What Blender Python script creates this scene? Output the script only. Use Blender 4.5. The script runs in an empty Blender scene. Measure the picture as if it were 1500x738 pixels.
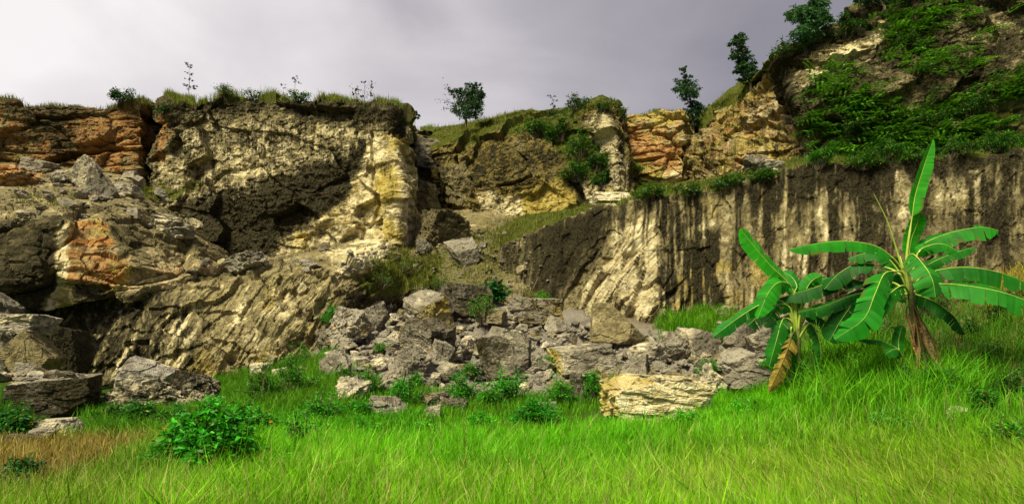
import bpy, math, random
import numpy as np

# ------------------------------------------------------------------ basics
S = bpy.context.scene
COL = S.collection
F, HZ, H = 977.0, 500.0, 1.6          # focal length in photo pixels, horizon row, eye height
R = math.radians
rng = np.random.default_rng(7)
random.seed(7)


def P(px, py, Y):
    """photo pixel at depth Y -> metres"""
    return np.array([(px - 750.0) / F * Y, Y, H + (HZ - py) / F * Y])


def proj(V):
    Y = np.maximum(V[..., 1], 0.3)
    return V[..., 0] / Y * F + 750.0, HZ - (V[..., 2] - H) / Y * F


def tag(o, label=None, cat=None, group=None, kind=None):
    if label: o['label'] = label
    if cat: o['category'] = cat
    if group: o['group'] = group
    if kind: o['kind'] = kind
    return o


def empty(name, loc=(0, 0, 0)):
    o = bpy.data.objects.new(name, None)
    o.empty_display_size = 0.2
    o.location = [float(c) for c in loc]
    COL.objects.link(o)
    return o


def mesh_data(name, V, Q, attrs=None, smooth=False, mat=None):
    """V (n,3); Q (m,4) quads or (m,3) tris; attrs name->(n,4)"""
    V = np.asarray(V, np.float32).reshape(-1, 3)
    Q = np.asarray(Q, np.int32)
    k = Q.shape[1]
    me = bpy.data.meshes.new(name)
    me.vertices.add(len(V)); me.vertices.foreach_set('co', V.ravel())
    me.loops.add(Q.size); me.loops.foreach_set('vertex_index', Q.ravel())
    me.polygons.add(len(Q))
    me.polygons.foreach_set('loop_start', np.arange(0, Q.size, k, dtype=np.int32))
    me.polygons.foreach_set('use_smooth', np.full(len(Q), bool(smooth)))
    for an, A in (attrs or {}).items():
        a = me.attributes.new(an, 'FLOAT_COLOR', 'POINT')
        a.data.foreach_set('color', np.asarray(A, np.float32).ravel())
    me.update(calc_edges=True)
    me.validate()
    if mat: me.materials.append(mat)
    return me


def link(name, me, parent=None, loc=None):
    o = bpy.data.objects.new(name, me)
    COL.objects.link(o)
    if parent: o.parent = parent
    if loc is not None: o.location = [float(c) for c in loc]
    return o


# ------------------------------------------------------------------ noise
def _hash(ix, iy, iz, s):
    h = (ix * 374761393 + iy * 668265263 + iz * 1440662683 + s * 1274126177) & 0xFFFFFFFF
    h = ((h ^ (h >> 13)) * 1274126177) & 0xFFFFFFFF
    h = ((h ^ (h >> 16)) * 2246822519) & 0xFFFFFFFF
    h = h ^ (h >> 15)
    return (h & 0xFFFFFF) / float(0x1000000)


def vnoise(Pt, scale=1.0, seed=0):
    Q = Pt * scale
    I = np.floor(Q).astype(np.int64)
    f = Q - I
    u = f * f * f * (f * (f * 6 - 15) + 10)
    out = 0
    for dx in (0, 1):
        wx = u[..., 0] if dx else 1 - u[..., 0]
        for dy in (0, 1):
            wy = u[..., 1] if dy else 1 - u[..., 1]
            for dz in (0, 1):
                wz = u[..., 2] if dz else 1 - u[..., 2]
                out = out + wx * wy * wz * _hash(I[..., 0] + dx, I[..., 1] + dy, I[..., 2] + dz, seed)
    return out * 2 - 1


def fbm(Pt, scale=1.0, octv=4, seed=0, gain=0.5):
    a, s, out, t = 1.0, scale, 0, 0
    for k in range(octv):
        out = out + a * vnoise(Pt + 17.3 * k, s, seed + k * 13)
        t += a; a *= gain; s *= 2.03
    return out / t


def ridged(Pt, scale=1.0, octv=4, seed=0):
    a, s, out, t = 1.0, scale, 0, 0
    for k in range(octv):
        out = out + a * (1 - 2 * np.abs(vnoise(Pt + 9.1 * k, s, seed + k * 7)))
        t += a; a *= 0.5; s *= 2.1
    return out / t


def facets(Pt, scale=(1, 1, 1), seed=0, slope=0.9, warp=0.25):
    """broken-rock facets: every cell of a 3D cell pattern is a tilted plane of its own"""
    Q = Pt * np.asarray(scale, float)
    if warp:
        Q = Q + warp * np.stack([vnoise(Q, 1.3, seed + 91), vnoise(Q, 1.3, seed + 92), vnoise(Q, 1.3, seed + 93)], -1)
    I = np.floor(Q).astype(np.int64)
    best = np.full(Q.shape[:-1], 9.0); sec = best.copy(); val = np.zeros_like(best)
    for dx in (-1, 0, 1):
        for dy in (-1, 0, 1):
            for dz in (-1, 0, 1):
                a, b, c = I[..., 0] + dx, I[..., 1] + dy, I[..., 2] + dz
                jx, jy, jz = _hash(a, b, c, seed), _hash(a, b, c, seed + 1), _hash(a, b, c, seed + 2)
                ex, ey, ez = Q[..., 0] - a - jx, Q[..., 1] - b - jy, Q[..., 2] - c - jz
                d = ex * ex + ey * ey + ez * ez
                v = (_hash(a, b, c, seed + 3) - 0.5) * 1.2 + slope * (
                    ex * (_hash(a, b, c, seed + 4) - .5) + ey * (_hash(a, b, c, seed + 5) - .5) + ez * (_hash(a, b, c, seed + 6) - .5)) * 2
                m = d < best
                sec = np.where(m, best, np.minimum(sec, d))
                val = np.where(m, v, val)
                best = np.where(m, d, best)
    return val, np.sqrt(sec) - np.sqrt(best)


def sstep(x, a, b):
    t = np.clip((x - a) / (b - a), 0, 1)
    return t * t * (3 - 2 * t)


def poly_sd(px, py, poly):
    """signed distance in photo pixels, positive inside"""
    pts = np.asarray(poly, float)
    d = np.full(px.shape, 1e9); ins = np.zeros(px.shape, bool)
    n = len(pts)
    for i in range(n):
        ax, ay = pts[i]; bx, by = pts[(i + 1) % n]
        ex, ey = bx - ax, by - ay
        t = np.clip(((px - ax) * ex + (py - ay) * ey) / (ex * ex + ey * ey + 1e-9), 0, 1)
        d = np.minimum(d, np.hypot(px - ax - t * ex, py - ay - t * ey))
        c = ((ay > py) != (by > py)) & (px < ex * (py - ay) / (ey if abs(ey) > 1e-9 else 1e-9) + ax)
        ins ^= c
    return np.where(ins, d, -d)


def line_d(px, py, pts):
    d = np.full(px.shape, 1e9)
    for (ax, ay), (bx, by) in zip(pts[:-1], pts[1:]):
        ex, ey = bx - ax, by - ay
        t = np.clip(((px - ax) * ex + (py - ay) * ey) / (ex * ex + ey * ey + 1e-9), 0, 1)
        d = np.minimum(d, np.hypot(px - ax - t * ex, py - ay - t * ey))
    return d


def area(wx, wy, poly, feather=10):
    return sstep(poly_sd(wx, wy, poly), -1.7 * feather, 1.7 * feather)


# ------------------------------------------------------------------ materials
class N:
    def __init__(s, name):
        s.m = bpy.data.materials.new(name); s.m.use_nodes = True
        s.t = s.m.node_tree; s.t.nodes.clear()
        s.out = s.t.nodes.new('ShaderNodeOutputMaterial')

    def put(s, sock, v):
        if isinstance(v, bpy.types.NodeSocket): s.t.links.new(v, sock)
        elif v is not None:
            try: sock.default_value = v
            except Exception: sock.default_value = (*v, 1.0)

    def noise(s, vec, scale, detail=4, rough=0.55):
        n = s.t.nodes.new('ShaderNodeTexNoise')
        s.put(n.inputs['Vector'], vec); n.inputs['Scale'].default_value = scale
        n.inputs['Detail'].default_value = detail; n.inputs['Roughness'].default_value = rough
        return n.outputs['Fac']

    def voro(s, vec, scale, feature='F1', out='Distance'):
        n = s.t.nodes.new('ShaderNodeTexVoronoi'); n.feature = feature
        s.put(n.inputs['Vector'], vec); n.inputs['Scale'].default_value = scale
        return n.outputs[out]

    def math(s, op, a, b=0.0, c=None, clamp=False):
        n = s.t.nodes.new('ShaderNodeMath'); n.operation = op; n.use_clamp = clamp
        s.put(n.inputs[0], a); s.put(n.inputs[1], b)
        if c is not None: s.put(n.inputs[2], c)
        return n.outputs[0]

    def vmul(s, vec, v):
        n = s.t.nodes.new('ShaderNodeVectorMath'); n.operation = 'MULTIPLY'
        s.put(n.inputs[0], vec); n.inputs[1].default_value = v
        return n.outputs[0]

    def vadd(s, a, b):
        n = s.t.nodes.new('ShaderNodeVectorMath'); n.operation = 'ADD'
        s.put(n.inputs[0], a); s.put(n.inputs[1], b)
        return n.outputs[0]

    def step(s, x, a, b):
        n = s.t.nodes.new('ShaderNodeMapRange'); n.interpolation_type = 'SMOOTHSTEP'
        s.put(n.inputs['Value'], x); n.inputs['From Min'].default_value = a; n.inputs['From Max'].default_value = b
        return n.outputs['Result']

    def mix(s, f, a, b, mode='MIX'):
        n = s.t.nodes.new('ShaderNodeMix'); n.data_type = 'RGBA'; n.blend_type = mode
        s.put(n.inputs[0], f); s.put(n.inputs[6], a if isinstance(a, bpy.types.NodeSocket) else (*a, 1.0))
        s.put(n.inputs[7], b if isinstance(b, bpy.types.NodeSocket) else (*b, 1.0))
        return n.outputs[2]

    def attr(s, name):
        n = s.t.nodes.new('ShaderNodeAttribute'); n.attribute_name = name
        return n

    def pos(s):
        return s.t.nodes.new('ShaderNodeNewGeometry').outputs['Position']

    def sep(s, c):
        n = s.t.nodes.new('ShaderNodeSeparateColor'); s.put(n.inputs[0], c)
        return n.outputs

    def bump(s, h, strength, dist, nrm=None):
        n = s.t.nodes.new('ShaderNodeBump'); s.put(n.inputs['Height'], h)
        n.inputs['Strength'].default_value = strength; n.inputs['Distance'].default_value = dist
        if nrm is not None: s.put(n.inputs['Normal'], nrm)
        return n.outputs[0]

    def bsdf(s, color, rough=0.9, spec=0.2, nrm=None, transl=0.0, tcol=None):
        b = s.t.nodes.new('ShaderNodeBsdfPrincipled')
        s.put(b.inputs['Base Color'], color if isinstance(color, bpy.types.NodeSocket) else (*color, 1.0))
        s.put(b.inputs['Roughness'], rough); s.put(b.inputs['Specular IOR Level'], spec)
        if nrm is not None: s.put(b.inputs['Normal'], nrm)
        o = b.outputs[0]
        if transl:
            t = s.t.nodes.new('ShaderNodeBsdfTranslucent')
            c = tcol if tcol is not None else color
            s.put(t.inputs['Color'], c if isinstance(c, bpy.types.NodeSocket) else (*c, 1.0))
            mx = s.t.nodes.new('ShaderNodeMixShader'); mx.inputs[0].default_value = transl
            s.t.links.new(o, mx.inputs[1]); s.t.links.new(t.outputs[0], mx.inputs[2])
            o = mx.outputs[0]
        s.t.links.new(o, s.out.inputs['Surface'])
        return s.m


def rock_material():
    n = N('limestone')
    p = n.pos()
    A = n.attr('mineral'); B = n.attr('stain')
    a = n.sep(A.outputs['Color']); b = n.sep(B.outputs['Color'])
    orange, yellow, pale = a[0], a[1], a[2]
    dark, streak, moss = b[0], b[1], b[2]
    n1 = n.noise(p, 0.55, 7, 0.62)
    n2 = n.noise(p, 3.1, 6, 0.62)
    n3 = n.noise(p, 14.0, 5, 0.65)
    n4 = n.noise(n.vadd(p, (7.3, 2.1, 4.4)), 1.6, 6, 0.65)
    st = n.noise(n.vmul(p, (3.4, 3.4, 0.12)), 1.0, 2.5, .55)
    st2 = n.noise(n.vmul(p, (11.0, 11.0, 0.26)), 1.0, 2, .5)
    strata = n.noise(n.vmul(p, (0.5, 0.5, 4.5)), 1.0, 5, 0.6)
    base = n.mix(n.step(n2, .3, .7), (.13, .105, .052), (.47, .395, .205))
    base = n.mix(n.step(n3, .35, .68), n.mix(.45, base, (.075, .056, .03)), base)
    # pale, fresh limestone
    pc = n.mix(n.step(n2, .3, .72), (.50, .405, .21), (.82, .73, .49))
    pf = n.step(n.math('ADD', pale, n.math('MULTIPLY', n.math('SUBTRACT', n4, .5), 1.3)), .38, .62)
    grey = n.mix(n.step(n2, .3, .7), (.15, .13, .108), (.62, .57, .49))
    grey = n.mix(n.step(n3, .36, .68), n.mix(.5, grey, (.085, .073, .062)), grey)
    base = n.mix(A.outputs['Alpha'], grey, base)
    pc = n.mix(n.math('MULTIPLY_ADD', A.outputs['Alpha'], -.6, .6), pc, (.60, .54, .45))
    c = n.mix(pf, base, pc)
    yc = n.mix(n.step(n2, .32, .7), (.25, .18, .032), (.58, .47, .15))
    yf = n.step(n.math('ADD', yellow, n.math('MULTIPLY', n.math('SUBTRACT', n1, .5), 1.5)), .36, .66)
    c = n.mix(yf, c, yc)
    oc = n.mix(n.step(n2, .35, .66), (.17, .075, .024), (.52, .31, .13))
    oc = n.mix(n.step(strata, .5, .7), oc, (.36, .17, .05))
    of = n.step(n.math('ADD', orange, n.math('ADD', n.math('MULTIPLY', n.math('SUBTRACT', n4, .5), 1.7), n.math('MULTIPLY', n.math('SUBTRACT', strata, .5), .9))), .36, .66)
    c = n.mix(of, c, oc)
    # lichen and run-off stains
    mot = n.math('MULTIPLY', n.math('SUBTRACT', n1, .5), .9)
    mot = n.math('ADD', mot, n.math('MULTIPLY', n.math('SUBTRACT', n2, .5), 1.15))
    mot = n.math('ADD', mot, n.math('MULTIPLY', n.math('SUBTRACT', n3, .5), 1.0))
    mot = n.math('MULTIPLY', mot, n.math('MULTIPLY_ADD', streak, -.9, 1.0))
    sa = n.math('ADD', n.math('MULTIPLY', n.math('SUBTRACT', st, .5), 2.6), n.math('MULTIPLY', n.math('SUBTRACT', st2, .5), 2.2))
    dsum = n.math('ADD', n.math('ADD', dark, mot), n.math('MULTIPLY', sa, streak))
    df = n.mix(streak, n.step(dsum, .32, .68), n.step(dsum, .26, .74))
    dc = n.mix(n.step(n3, .38, .62), (.010, .0085, .004), (.054, .045, .023))
    c = n.mix(df, c, dc)
    mf = n.step(n.math('ADD', moss, n.math('MULTIPLY', n.math('SUBTRACT', n2, .5), .9)), .35, .7)
    mc = n.mix(n.step(n3, .3, .7), (.040, .048, .008), (.115, .13, .02))
    c = n.mix(mf, c, mc)
    oi = n.t.nodes.new('ShaderNodeObjectInfo').outputs['Random']
    k = n.math('MULTIPLY_ADD', oi, .3, .85)
    hs = n.t.nodes.new('ShaderNodeHueSaturation'); n.put(hs.inputs['Value'], k); n.put(hs.inputs['Color'], c)
    cr = n.voro(n.vadd(n.vmul(p, (1, 1, 1.4)), n.vmul(A.outputs['Vector'], (.2, .2, .2))), 3.5, 'DISTANCE_TO_EDGE')
    hgt = n.math('ADD', n.math('MULTIPLY', n2, .9), n.math('MULTIPLY', n3, .5))
    hgt = n.math('ADD', hgt, n.math('MULTIPLY', n.step(cr, 0, .06), .12))
    hgt = n.math('ADD', hgt, n.math('MULTIPLY', n.noise(p, 45, 3, .6), .15))
    return n.bsdf(hs.outputs[0], .93, .12, n.bump(hgt, .9, .14))


def leaf_material(name, rough=.5, spec=.35, transl=.35):
    n = N(name)
    at = n.attr('tint').outputs['Color']
    v = n.noise(n.pos(), 2.5, 3)
    c = n.mix(1.0, at, n.mix(n.step(v, .3, .7), (.75, .8, .7), (1.15, 1.12, 1.0)), 'MULTIPLY')
    tc = n.mix(1.0, c, (1.25, 1.15, .5), 'MULTIPLY')
    return n.bsdf(c, rough, spec, None, transl, tc)


def ground_material():
    n = N('meadow_soil')
    p = n.pos()
    n1 = n.noise(p, .8, 6, .6); n2 = n.noise(p, 7, 6, .65); n3 = n.noise(p, 40, 4, .6)
    soil = n.mix(n.step(n2, .3, .7), (.055, .036, .016), (.17, .12, .055))
    soil = n.mix(n.step(n3, .55, .75), soil, (.26, .21, .13))
    green = n.mix(n.step(n2, .3, .7), (.022, .05, .004), (.06, .12, .012))
    a = n.sep(n.attr('cover').outputs['Color'])
    f = n.step(n.math('ADD', a[0], n.math('MULTIPLY', n.math('SUBTRACT', n1, .5), .9)), .35, .65)
    c = n.mix(f, soil, green)
    grit = n.mix(n.step(n3, .35, .65), n.mix(n.step(n2, .35, .65), (.05, .042, .034), (.14, .12, .095)), (.30, .27, .23))
    c = n.mix(a[1], c, grit)
    return n.bsdf(c, .95, .1, n.bump(n.math('ADD', n2, n.math('MULTIPLY', n3, .4)), .8, .08))


def bark_material(name, c1, c2, zs=.25):
    n = N(name)
    p = n.pos()
    v = n.noise(n.vmul(p, (9, 9, 9 * zs)), 1.0, 5, .6)
    w = n.noise(p, 30, 4)
    c = n.mix(n.step(n.math('ADD', n.math('MULTIPLY', v, .7), n.math('MULTIPLY', w, .3)), .38, .62), c1, c2)
    return n.bsdf(c, .85, .2, n.bump(v, .6, .03))


ROCK = rock_material()
LEAF = leaf_material('foliage')
GRASS = leaf_material('grass_blade', .6, .2, .3)
BANANA = leaf_material('banana_blade', .58, .22, .3)
DRYLEAF = leaf_material('dry_leaf', .85, .1, .2)
SOIL = ground_material()
BARK = bark_material('bark', (.05, .036, .022), (.14, .11, .075))
RIB = bark_material('banana_rib', (.30, .42, .05), (.46, .54, .12))
STEM = bark_material('banana_stem', (.055, .045, .02), (.17, .20, .05), .1)

# ------------------------------------------------------------------ ground
GC = []
for t in [(-200, 738, 7), (0, 738, 7), (300, 738, 7), (750, 738, 6.7), (1200, 738, 6.8), (1500, 720, 7.0), (1700, 690, 7),
          (0, 645, 11), (200, 645, 11), (400, 622, 13), (600, 605, 15), (750, 602, 15.5), (900, 605, 15), (1050, 588, 14.5),
          (1130, 567, 14), (1200, 548, 13.5), (1280, 548, 12.6), (1355, 562, 12), (1420, 590, 11), (1500, 592, 10.4),
          (1500, 640, 9), (1600, 600, 9.5), (1500, 505, 13.4), (1440, 520, 13.2), (1500, 405, 16.5), (1430, 445, 16.2),
          (1600, 370, 16.5), (1800, 330, 16), (1360, 480, 16.5), (1260, 492, 17),
          (480, 562, 18), (600, 577, 17.5), (750, 577, 17.5), (900, 562, 18), (1050, 552, 17.5), (1120, 530, 17),
          (500, 522, 22), (600, 520, 22), (700, 518, 21.5), (800, 520, 21), (900, 522, 21), (1000, 520, 21), (1080, 505, 21),
          (500, 492, 27), (600, 462, 29), (680, 442, 30), (750, 452, 29.5), (820, 464, 29), (880, 487, 27.5), (950, 492, 26.5),
          (1050, 476, 27), (1150, 476, 26), (1300, 466, 24.5), (1500, 445, 22.5), (1700, 440, 21),
          (100, 622, 13.5), (0, 592, 17), (70, 612, 17), (200, 602, 18), (300, 602, 18), (400, 577, 20), (420, 562, 25),
          (300, 567, 25.5), (150, 567, 25.5), (0, 562, 25), (-200, 560, 24), (-200, 600, 15)]:
    GC.append(P(*t))
for q in [(-60, 5, 0), (60, 5, 1.5), (-60, 40, 1), (60, 40, 3), (-30, -10, -.1), (30, -10, .3), (0, -20, 0), (0, 60, 3), (-150, 0, 0),
          (150, 0, 2), (0, 160, 3), (0, -150, 0), (0, 0, 0), (-4, 3, 0), (4, 3, 0), (-150, 160, 2), (150, 160, 3), (12, 3, .5)]:
    GC.append(np.array(q, float))
GC = np.array(GC)
_D = np.hypot(GC[:, None, 0] - GC[None, :, 0], GC[:, None, 1] - GC[None, :, 1])
_n = len(GC)
_M = np.zeros((_n + 1, _n + 1)); _M[:_n, :_n] = _D + np.eye(_n) * -0.15; _M[_n, :_n] = 1; _M[:_n, _n] = 1
_W = np.linalg.solve(_M, np.append(GC[:, 2], 0))


def gz(X, Y):
    X = np.asarray(X, float); Y = np.asarray(Y, float)
    out = np.full(X.shape, _W[_n])
    for i in range(_n):
        out = out + _W[i] * np.hypot(X - GC[i, 0], Y - GC[i, 1])
    p3 = np.stack([X, Y, X * 0], -1)
    q = X / np.maximum(Y, 1) * F + 750
    w = sstep(q, 465, 520) * (1 - sstep(q, 1080, 1150)) * sstep(Y, 17.4, 18.6) * (1 - sstep(Y, 29, 31))
    if np.any(w > 0): out = out + w * (.42 * facets(p3, (.9, .9, 1), 77, .9)[0] + .10)
    return out + .10 * fbm(p3, .35, 3, 5) * np.clip(1.2 - np.abs(X) / 120, 0, 1) + .03 * fbm(p3, 1.7, 2, 8)


def ray_ground(px, py, y0=4.0, y1=34.0):
    Ys = np.linspace(y0, y1, 700)
    X = (px - 750) / F * Ys
    Z = H + (HZ - py) / F * Ys
    d = Z - gz(X, Ys)
    k = np.argmax(d <= 0)
    if d[k] > 0: k = len(Ys) - 1
    return np.array([X[k], Ys[k], gz(X[k], Ys[k])])


DIRT = [(-60, 640), (100, 640), (230, 640), (225, 668), (150, 690), (110, 715), (40, 735), (-60, 740)]
TRACK = [(235, 655), (150, 690), (60, 722)]


def build_ground():
    def axis(a, b, c, fine, n):
        f = np.arange(a, b + 1e-6, fine)
        g = (np.geomspace(1, 1 + c, n) - 1)
        return np.concatenate([a - g[:0:-1], f, b + g[1:]])
    xs = axis(-30, 30, 370, .12, 26); ys = axis(2, 34, 370, .12, 26)
    X, Y = np.meshgrid(xs, ys)
    Z = gz(X, Y)
    V = np.stack([X, Y, Z], -1)
    px, py = proj(V)
    cov = np.full(X.shape, .9)
    cov = np.where(Y > 2, cov - .75 * sstep(poly_sd(px, py, DIRT), -10, 15), cov)
    cov -= .75 * sstep(poly_sd(px, py, [(1190, 460), (1380, 400), (1600, 350), (1620, 560), (1480, 575), (1390, 550), (1200, 530)]), -10, 15)
    cov -= .6 * sstep(poly_sd(px, py, [(420, 520), (520, 450), (700, 420), (1150, 450), (1150, 540), (1000, 570), (600, 580)]), -10, 15)
    cov = np.where(Y > 1, cov, .9)
    rub = np.where(Y > 5, area(px, py, [(440, 540), (500, 450), (700, 420), (870, 455), (1000, 490), (1150, 470), (1150, 545), (1000, 575), (600, 588)], 8), 0)
    nr, nc = X.shape
    idx = np.arange(nr * nc).reshape(nr, nc)
    Q = np.stack([idx[:-1, :-1], idx[:-1, 1:], idx[1:, 1:], idx[1:, :-1]], -1).reshape(-1, 4)
    A = np.zeros((nr * nc, 4)); A[:, 0] = cov.ravel(); A[:, 1] = rub.ravel(); A[:, 3] = 1
    o = link('ground', mesh_data('ground', V, Q, {'cover': A}, True, SOIL))
    tag(o, 'meadow ground with bare brown earth under grass and rubble', None, None, 'structure')


build_ground()

# ------------------------------------------------------------------ cliffs
PATCH = {}


def resample(ctrl, res):
    C = np.asarray(ctrl, float)                       # ncol, K, 3
    def stretch(C, axis):
        d = np.linalg.norm(np.diff(C, axis=axis), axis=-1).mean(axis=1 - axis)
        return d
    dc = np.linalg.norm(np.diff(C, axis=0), axis=-1).mean(axis=1)
    dk = np.linalg.norm(np.diff(C, axis=1), axis=-1).mean(axis=0)
    def ax(d, rr):
        t = []
        for i, (x, r) in enumerate(zip(d, rr)):
            m = max(2, int(x / r))
            t.append(i + np.arange(m) / m)
        t.append(np.array([float(len(d))]))
        return np.concatenate(t)
    tc = ax(dc, [res] * len(dc)); tk = ax(dk, res_rows(len(dk), res))
    def lerp(C, t, axis):
        i = np.minimum(t.astype(int), C.shape[axis] - 2); f = t - i
        a = np.take(C, i, axis); b = np.take(C, i + 1, axis)
        sh = [1, 1, 1]; sh[axis] = len(t)
        f = f.reshape(sh)
        return a * (1 - f) + b * f
    G = lerp(lerp(C, tc, 0), tk, 1)
    return G, tk


def res_rows(n, res):
    return [res * (1.0 if i < 3 else 2.2) for i in range(n)]


def blur(G, it):
    for _ in range(it):
        G2 = G.copy()
        G2[1:-1] = (G[:-2] + 2 * G[1:-1] + G[2:]) / 4
        G3 = G2.copy()
        G3[:, 1:-1] = (G2[:, :-2] + 2 * G2[:, 1:-1] + G2[:, 2:]) / 4
        G = G3
    return G


def normals(G):
    du = np.gradient(G, axis=0); dv = np.gradient(G, axis=1)
    n = np.cross(du, dv)
    n /= np.linalg.norm(n, axis=-1, keepdims=True) + 1e-9
    return n


def cliff(name, cols, label, res=.055, disp=None, paint=None, cracks=(), smooth_it=14, rise=.6, under=0, kind='structure'):
    ctrl = []
    for c in cols:
        pts = [P(*q) for q in c]
        if under:
            b = pts[0]; pts = [b + np.array([0, under, .25])] + pts
        if len(c) <= 3:
            t = pts[-1]
            pts.append(t + np.array([0.08 * t[0] / 4, 3.5, rise]))
            pts.append(t + np.array([0.08 * t[0], 14, rise * 1.4]))
        ctrl.append(pts)
    G, tk = resample(ctrl, res)
    G = blur(G, smooth_it)
    Nn = normals(G)
    if (Nn[..., 1].mean() > 0): Nn = -Nn
    top = len(ctrl[0]) - 3                             # control row of the rim
    d = disp(G)
    px0, py0 = proj(G)
    for pts, hw, dep in cracks:
        wob = 3.0 * fbm(G, .9, 3, 77)
        dl = line_d(px0 + wob, py0 + wob * .7, pts)
        d = d - dep * (1 - sstep(dl, hw * .3, hw))
    damp = 1 - .55 * sstep(tk, top + .4, top + 1.0)[None, :]
    V = G + Nn * (d * damp)[..., None]
    px, py = proj(V)
    m = dict(orange=np.zeros(px.shape), yellow=np.zeros(px.shape), pale=np.zeros(px.shape),
             dark=np.full(px.shape, .4), streak=np.full(px.shape, .0), moss=np.zeros(px.shape))
    wx = px + 22 * fbm(V, .7, 5, 31, .6); wy = py + 18 * fbm(V, .7, 5, 32, .6)
    if paint: paint(m, wx, wy, V, tk[None, :] + 0 * px, top)
    A = np.stack([m['orange'], m['yellow'], m['pale'], np.ones(px.shape)], -1).reshape(-1, 4)
    B = np.stack([m['dark'], m['streak'], m['moss'], np.ones(px.shape)], -1).reshape(-1, 4)
    nc, nr = px.shape
    idx = np.arange(nc * nr).reshape(nc, nr)
    Q = np.stack([idx[:-1, :-1], idx[1:, :-1], idx[1:, 1:], idx[:-1, 1:]], -1).reshape(-1, 4)
    o = link(name, mesh_data(name, V, Q, {'mineral': A, 'stain': B}, False, ROCK))
    tag(o, label, None, None, kind)
    PATCH[label] = dict(V=V, px=px, py=py, tk=tk[None, :] + 0 * px, top=top, N=Nn)
    return o


def setm(m, key, w, val):
    m[key] = m[key] * (1 - w) + val * w


def d_block(a=1.0, seed=0, strat=(.55, .55, .9)):
    def f(G):
        v1, e1 = facets(G, np.array(strat) * .55, seed, 1.0)
        v2, e2 = facets(G, np.array(strat) * 1.5, seed + 20, 1.0)
        v3, e3 = facets(G, np.array(strat) * 4.0, seed + 40, 1.0)
        d = .80 * v1 + .24 * v2 + .10 * v3 + .35 * fbm(G, .3, 3, seed + 3) + .10 * fbm(G, 2.2, 4, seed + 5)
        d -= .25 * (1 - sstep(e1, 0, .10)) + .09 * (1 - sstep(e2, 0, .10))
        return a * d
    return f


def d_rough(a=1.0, seed=0, calm=None):
    def f(G):
        Q = G * np.array([1, 1, 1.5])
        v1, e1 = facets(G, (.35, .35, .5), seed, .9)
        v2, e2 = facets(G, (2.2, 2.2, 3.4), seed + 20, 1.0)
        k = 1.0
        if calm:
            px, py = proj(G); k = 1 - .75 * area(px, py, calm, 8)
        v3, e3 = facets(G, (.5, .5, 1.1), seed + 60, 1.0)
        return a * (.6 * v1 + .10 * k * v2 + .32 * fbm(G, .25, 3, seed) + .14 * k * ridged(Q, 1.1, 4, seed + 2) + .11 * fbm(G, 4.5, 4, seed + 4, .6)
                    + .34 * (1 - k) * v3)
    return f


def d_chisel(a=1.0, seed=0, ang=-55):
    """pick-marked quarry face: slanting strokes"""
    ca, sa = math.cos(R(ang)), math.sin(R(ang))
    def f(G):
        u = G[..., 0] * ca + G[..., 2] * sa; w = -G[..., 0] * sa + G[..., 2] * ca
        Q = np.stack([u * .55, G[..., 1] * .5, w * 3.0], -1)
        Q = Q + .35 * np.stack([fbm(G, .7, 2, seed), fbm(G, .7, 2, seed + 1), fbm(G, .7, 2, seed + 2)], -1)
        v1, e1 = facets(Q, (.9, .9, .9), seed + 9, 1.1, .1)
        v2, _ = facets(G, (.4, .4, .4), seed + 19, .9)
        env = .35 + .9 * sstep(fbm(G, .35, 3, seed + 31), -.3, .35)
        v3, e3 = facets(G, (.9, .9, 1.6), seed + 49, 1.0)
        return a * (.20 * env * v1 + .50 * v2 + .17 * v3 + .13 * env * ridged(Q, 1.6, 3, seed + 3) + .35 * fbm(G, .3, 3, seed + 6) + .04 * fbm(G, 6, 3, seed + 4))
    return f


def d_wall(seed=0):
    """sawn wall: shallow flutes, slanting bulge at its middle"""
    def f(G):
        Q = np.stack([G[..., 0] * 1.6, G[..., 1] * 1.6, G[..., 2] * .13], -1)
        px, py = proj(G)
        w = area(px, py, [(850, 470), (845, 400), (900, 340), (975, 340), (1000, 480)], 22)
        ca, sa = math.cos(R(57)), math.sin(R(57))
        u = G[..., 0] * ca + G[..., 2] * sa; v = -G[..., 0] * sa + G[..., 2] * ca
        D = np.stack([u * .5, G[..., 1] * .5, v * 2.6], -1) + .3 * np.stack([fbm(G, .7, 2, 3), fbm(G, .7, 2, 4), fbm(G, .7, 2, 5)], -1)
        v1, _ = facets(D, (.9, .9, .9), seed + 9, 1.1, .1)
        v2, e2 = facets(G, (.35, .35, .35), seed + 19, .7)
        v3, e3 = facets(G, (2.0, 2.0, 1.4), seed + 29, .8)
        return (.22 * ridged(Q, 1.0, 5, seed) * (1 - .6 * w) + w * (.36 * v1 + .14 * ridged(D, 1.5, 3, seed + 2) + .35 * sstep(w, .2, 1)) + .07 * v2 + .08 * v3 + .08 * fbm(G, 1.4, 4, seed + 8)
                + .35 * fbm(G, .22, 3, seed + 5) + .035 * fbm(G, 5, 3, seed + 7))
    return f


# --- orange outcrop, far left
def paint_A(m, x, y, V, tk, top):
    m['orange'][:] = .52; m['yellow'][:] = .4; m['dark'][:] = .40; m['pale'][:] = .2
    setm(m, 'orange', area(x, y, [(80, 190), (215, 150), (225, 215), (150, 235), (60, 240)], 14), .74)
    setm(m, 'pale', area(x, y, [(170, 150), (215, 150), (215, 190), (180, 185)], 8), .38)
    setm(m, 'dark', area(x, y, [(20, 150), (110, 150), (120, 235), (90, 240), (30, 190)], 16), .62)
    setm(m, 'dark', area(x, y, [(-200, 120), (230, 120), (205, 160), (-200, 163)], 6), .62)
    setm(m, 'moss', sstep(tk, top - .12, top + .15), .7)


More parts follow.
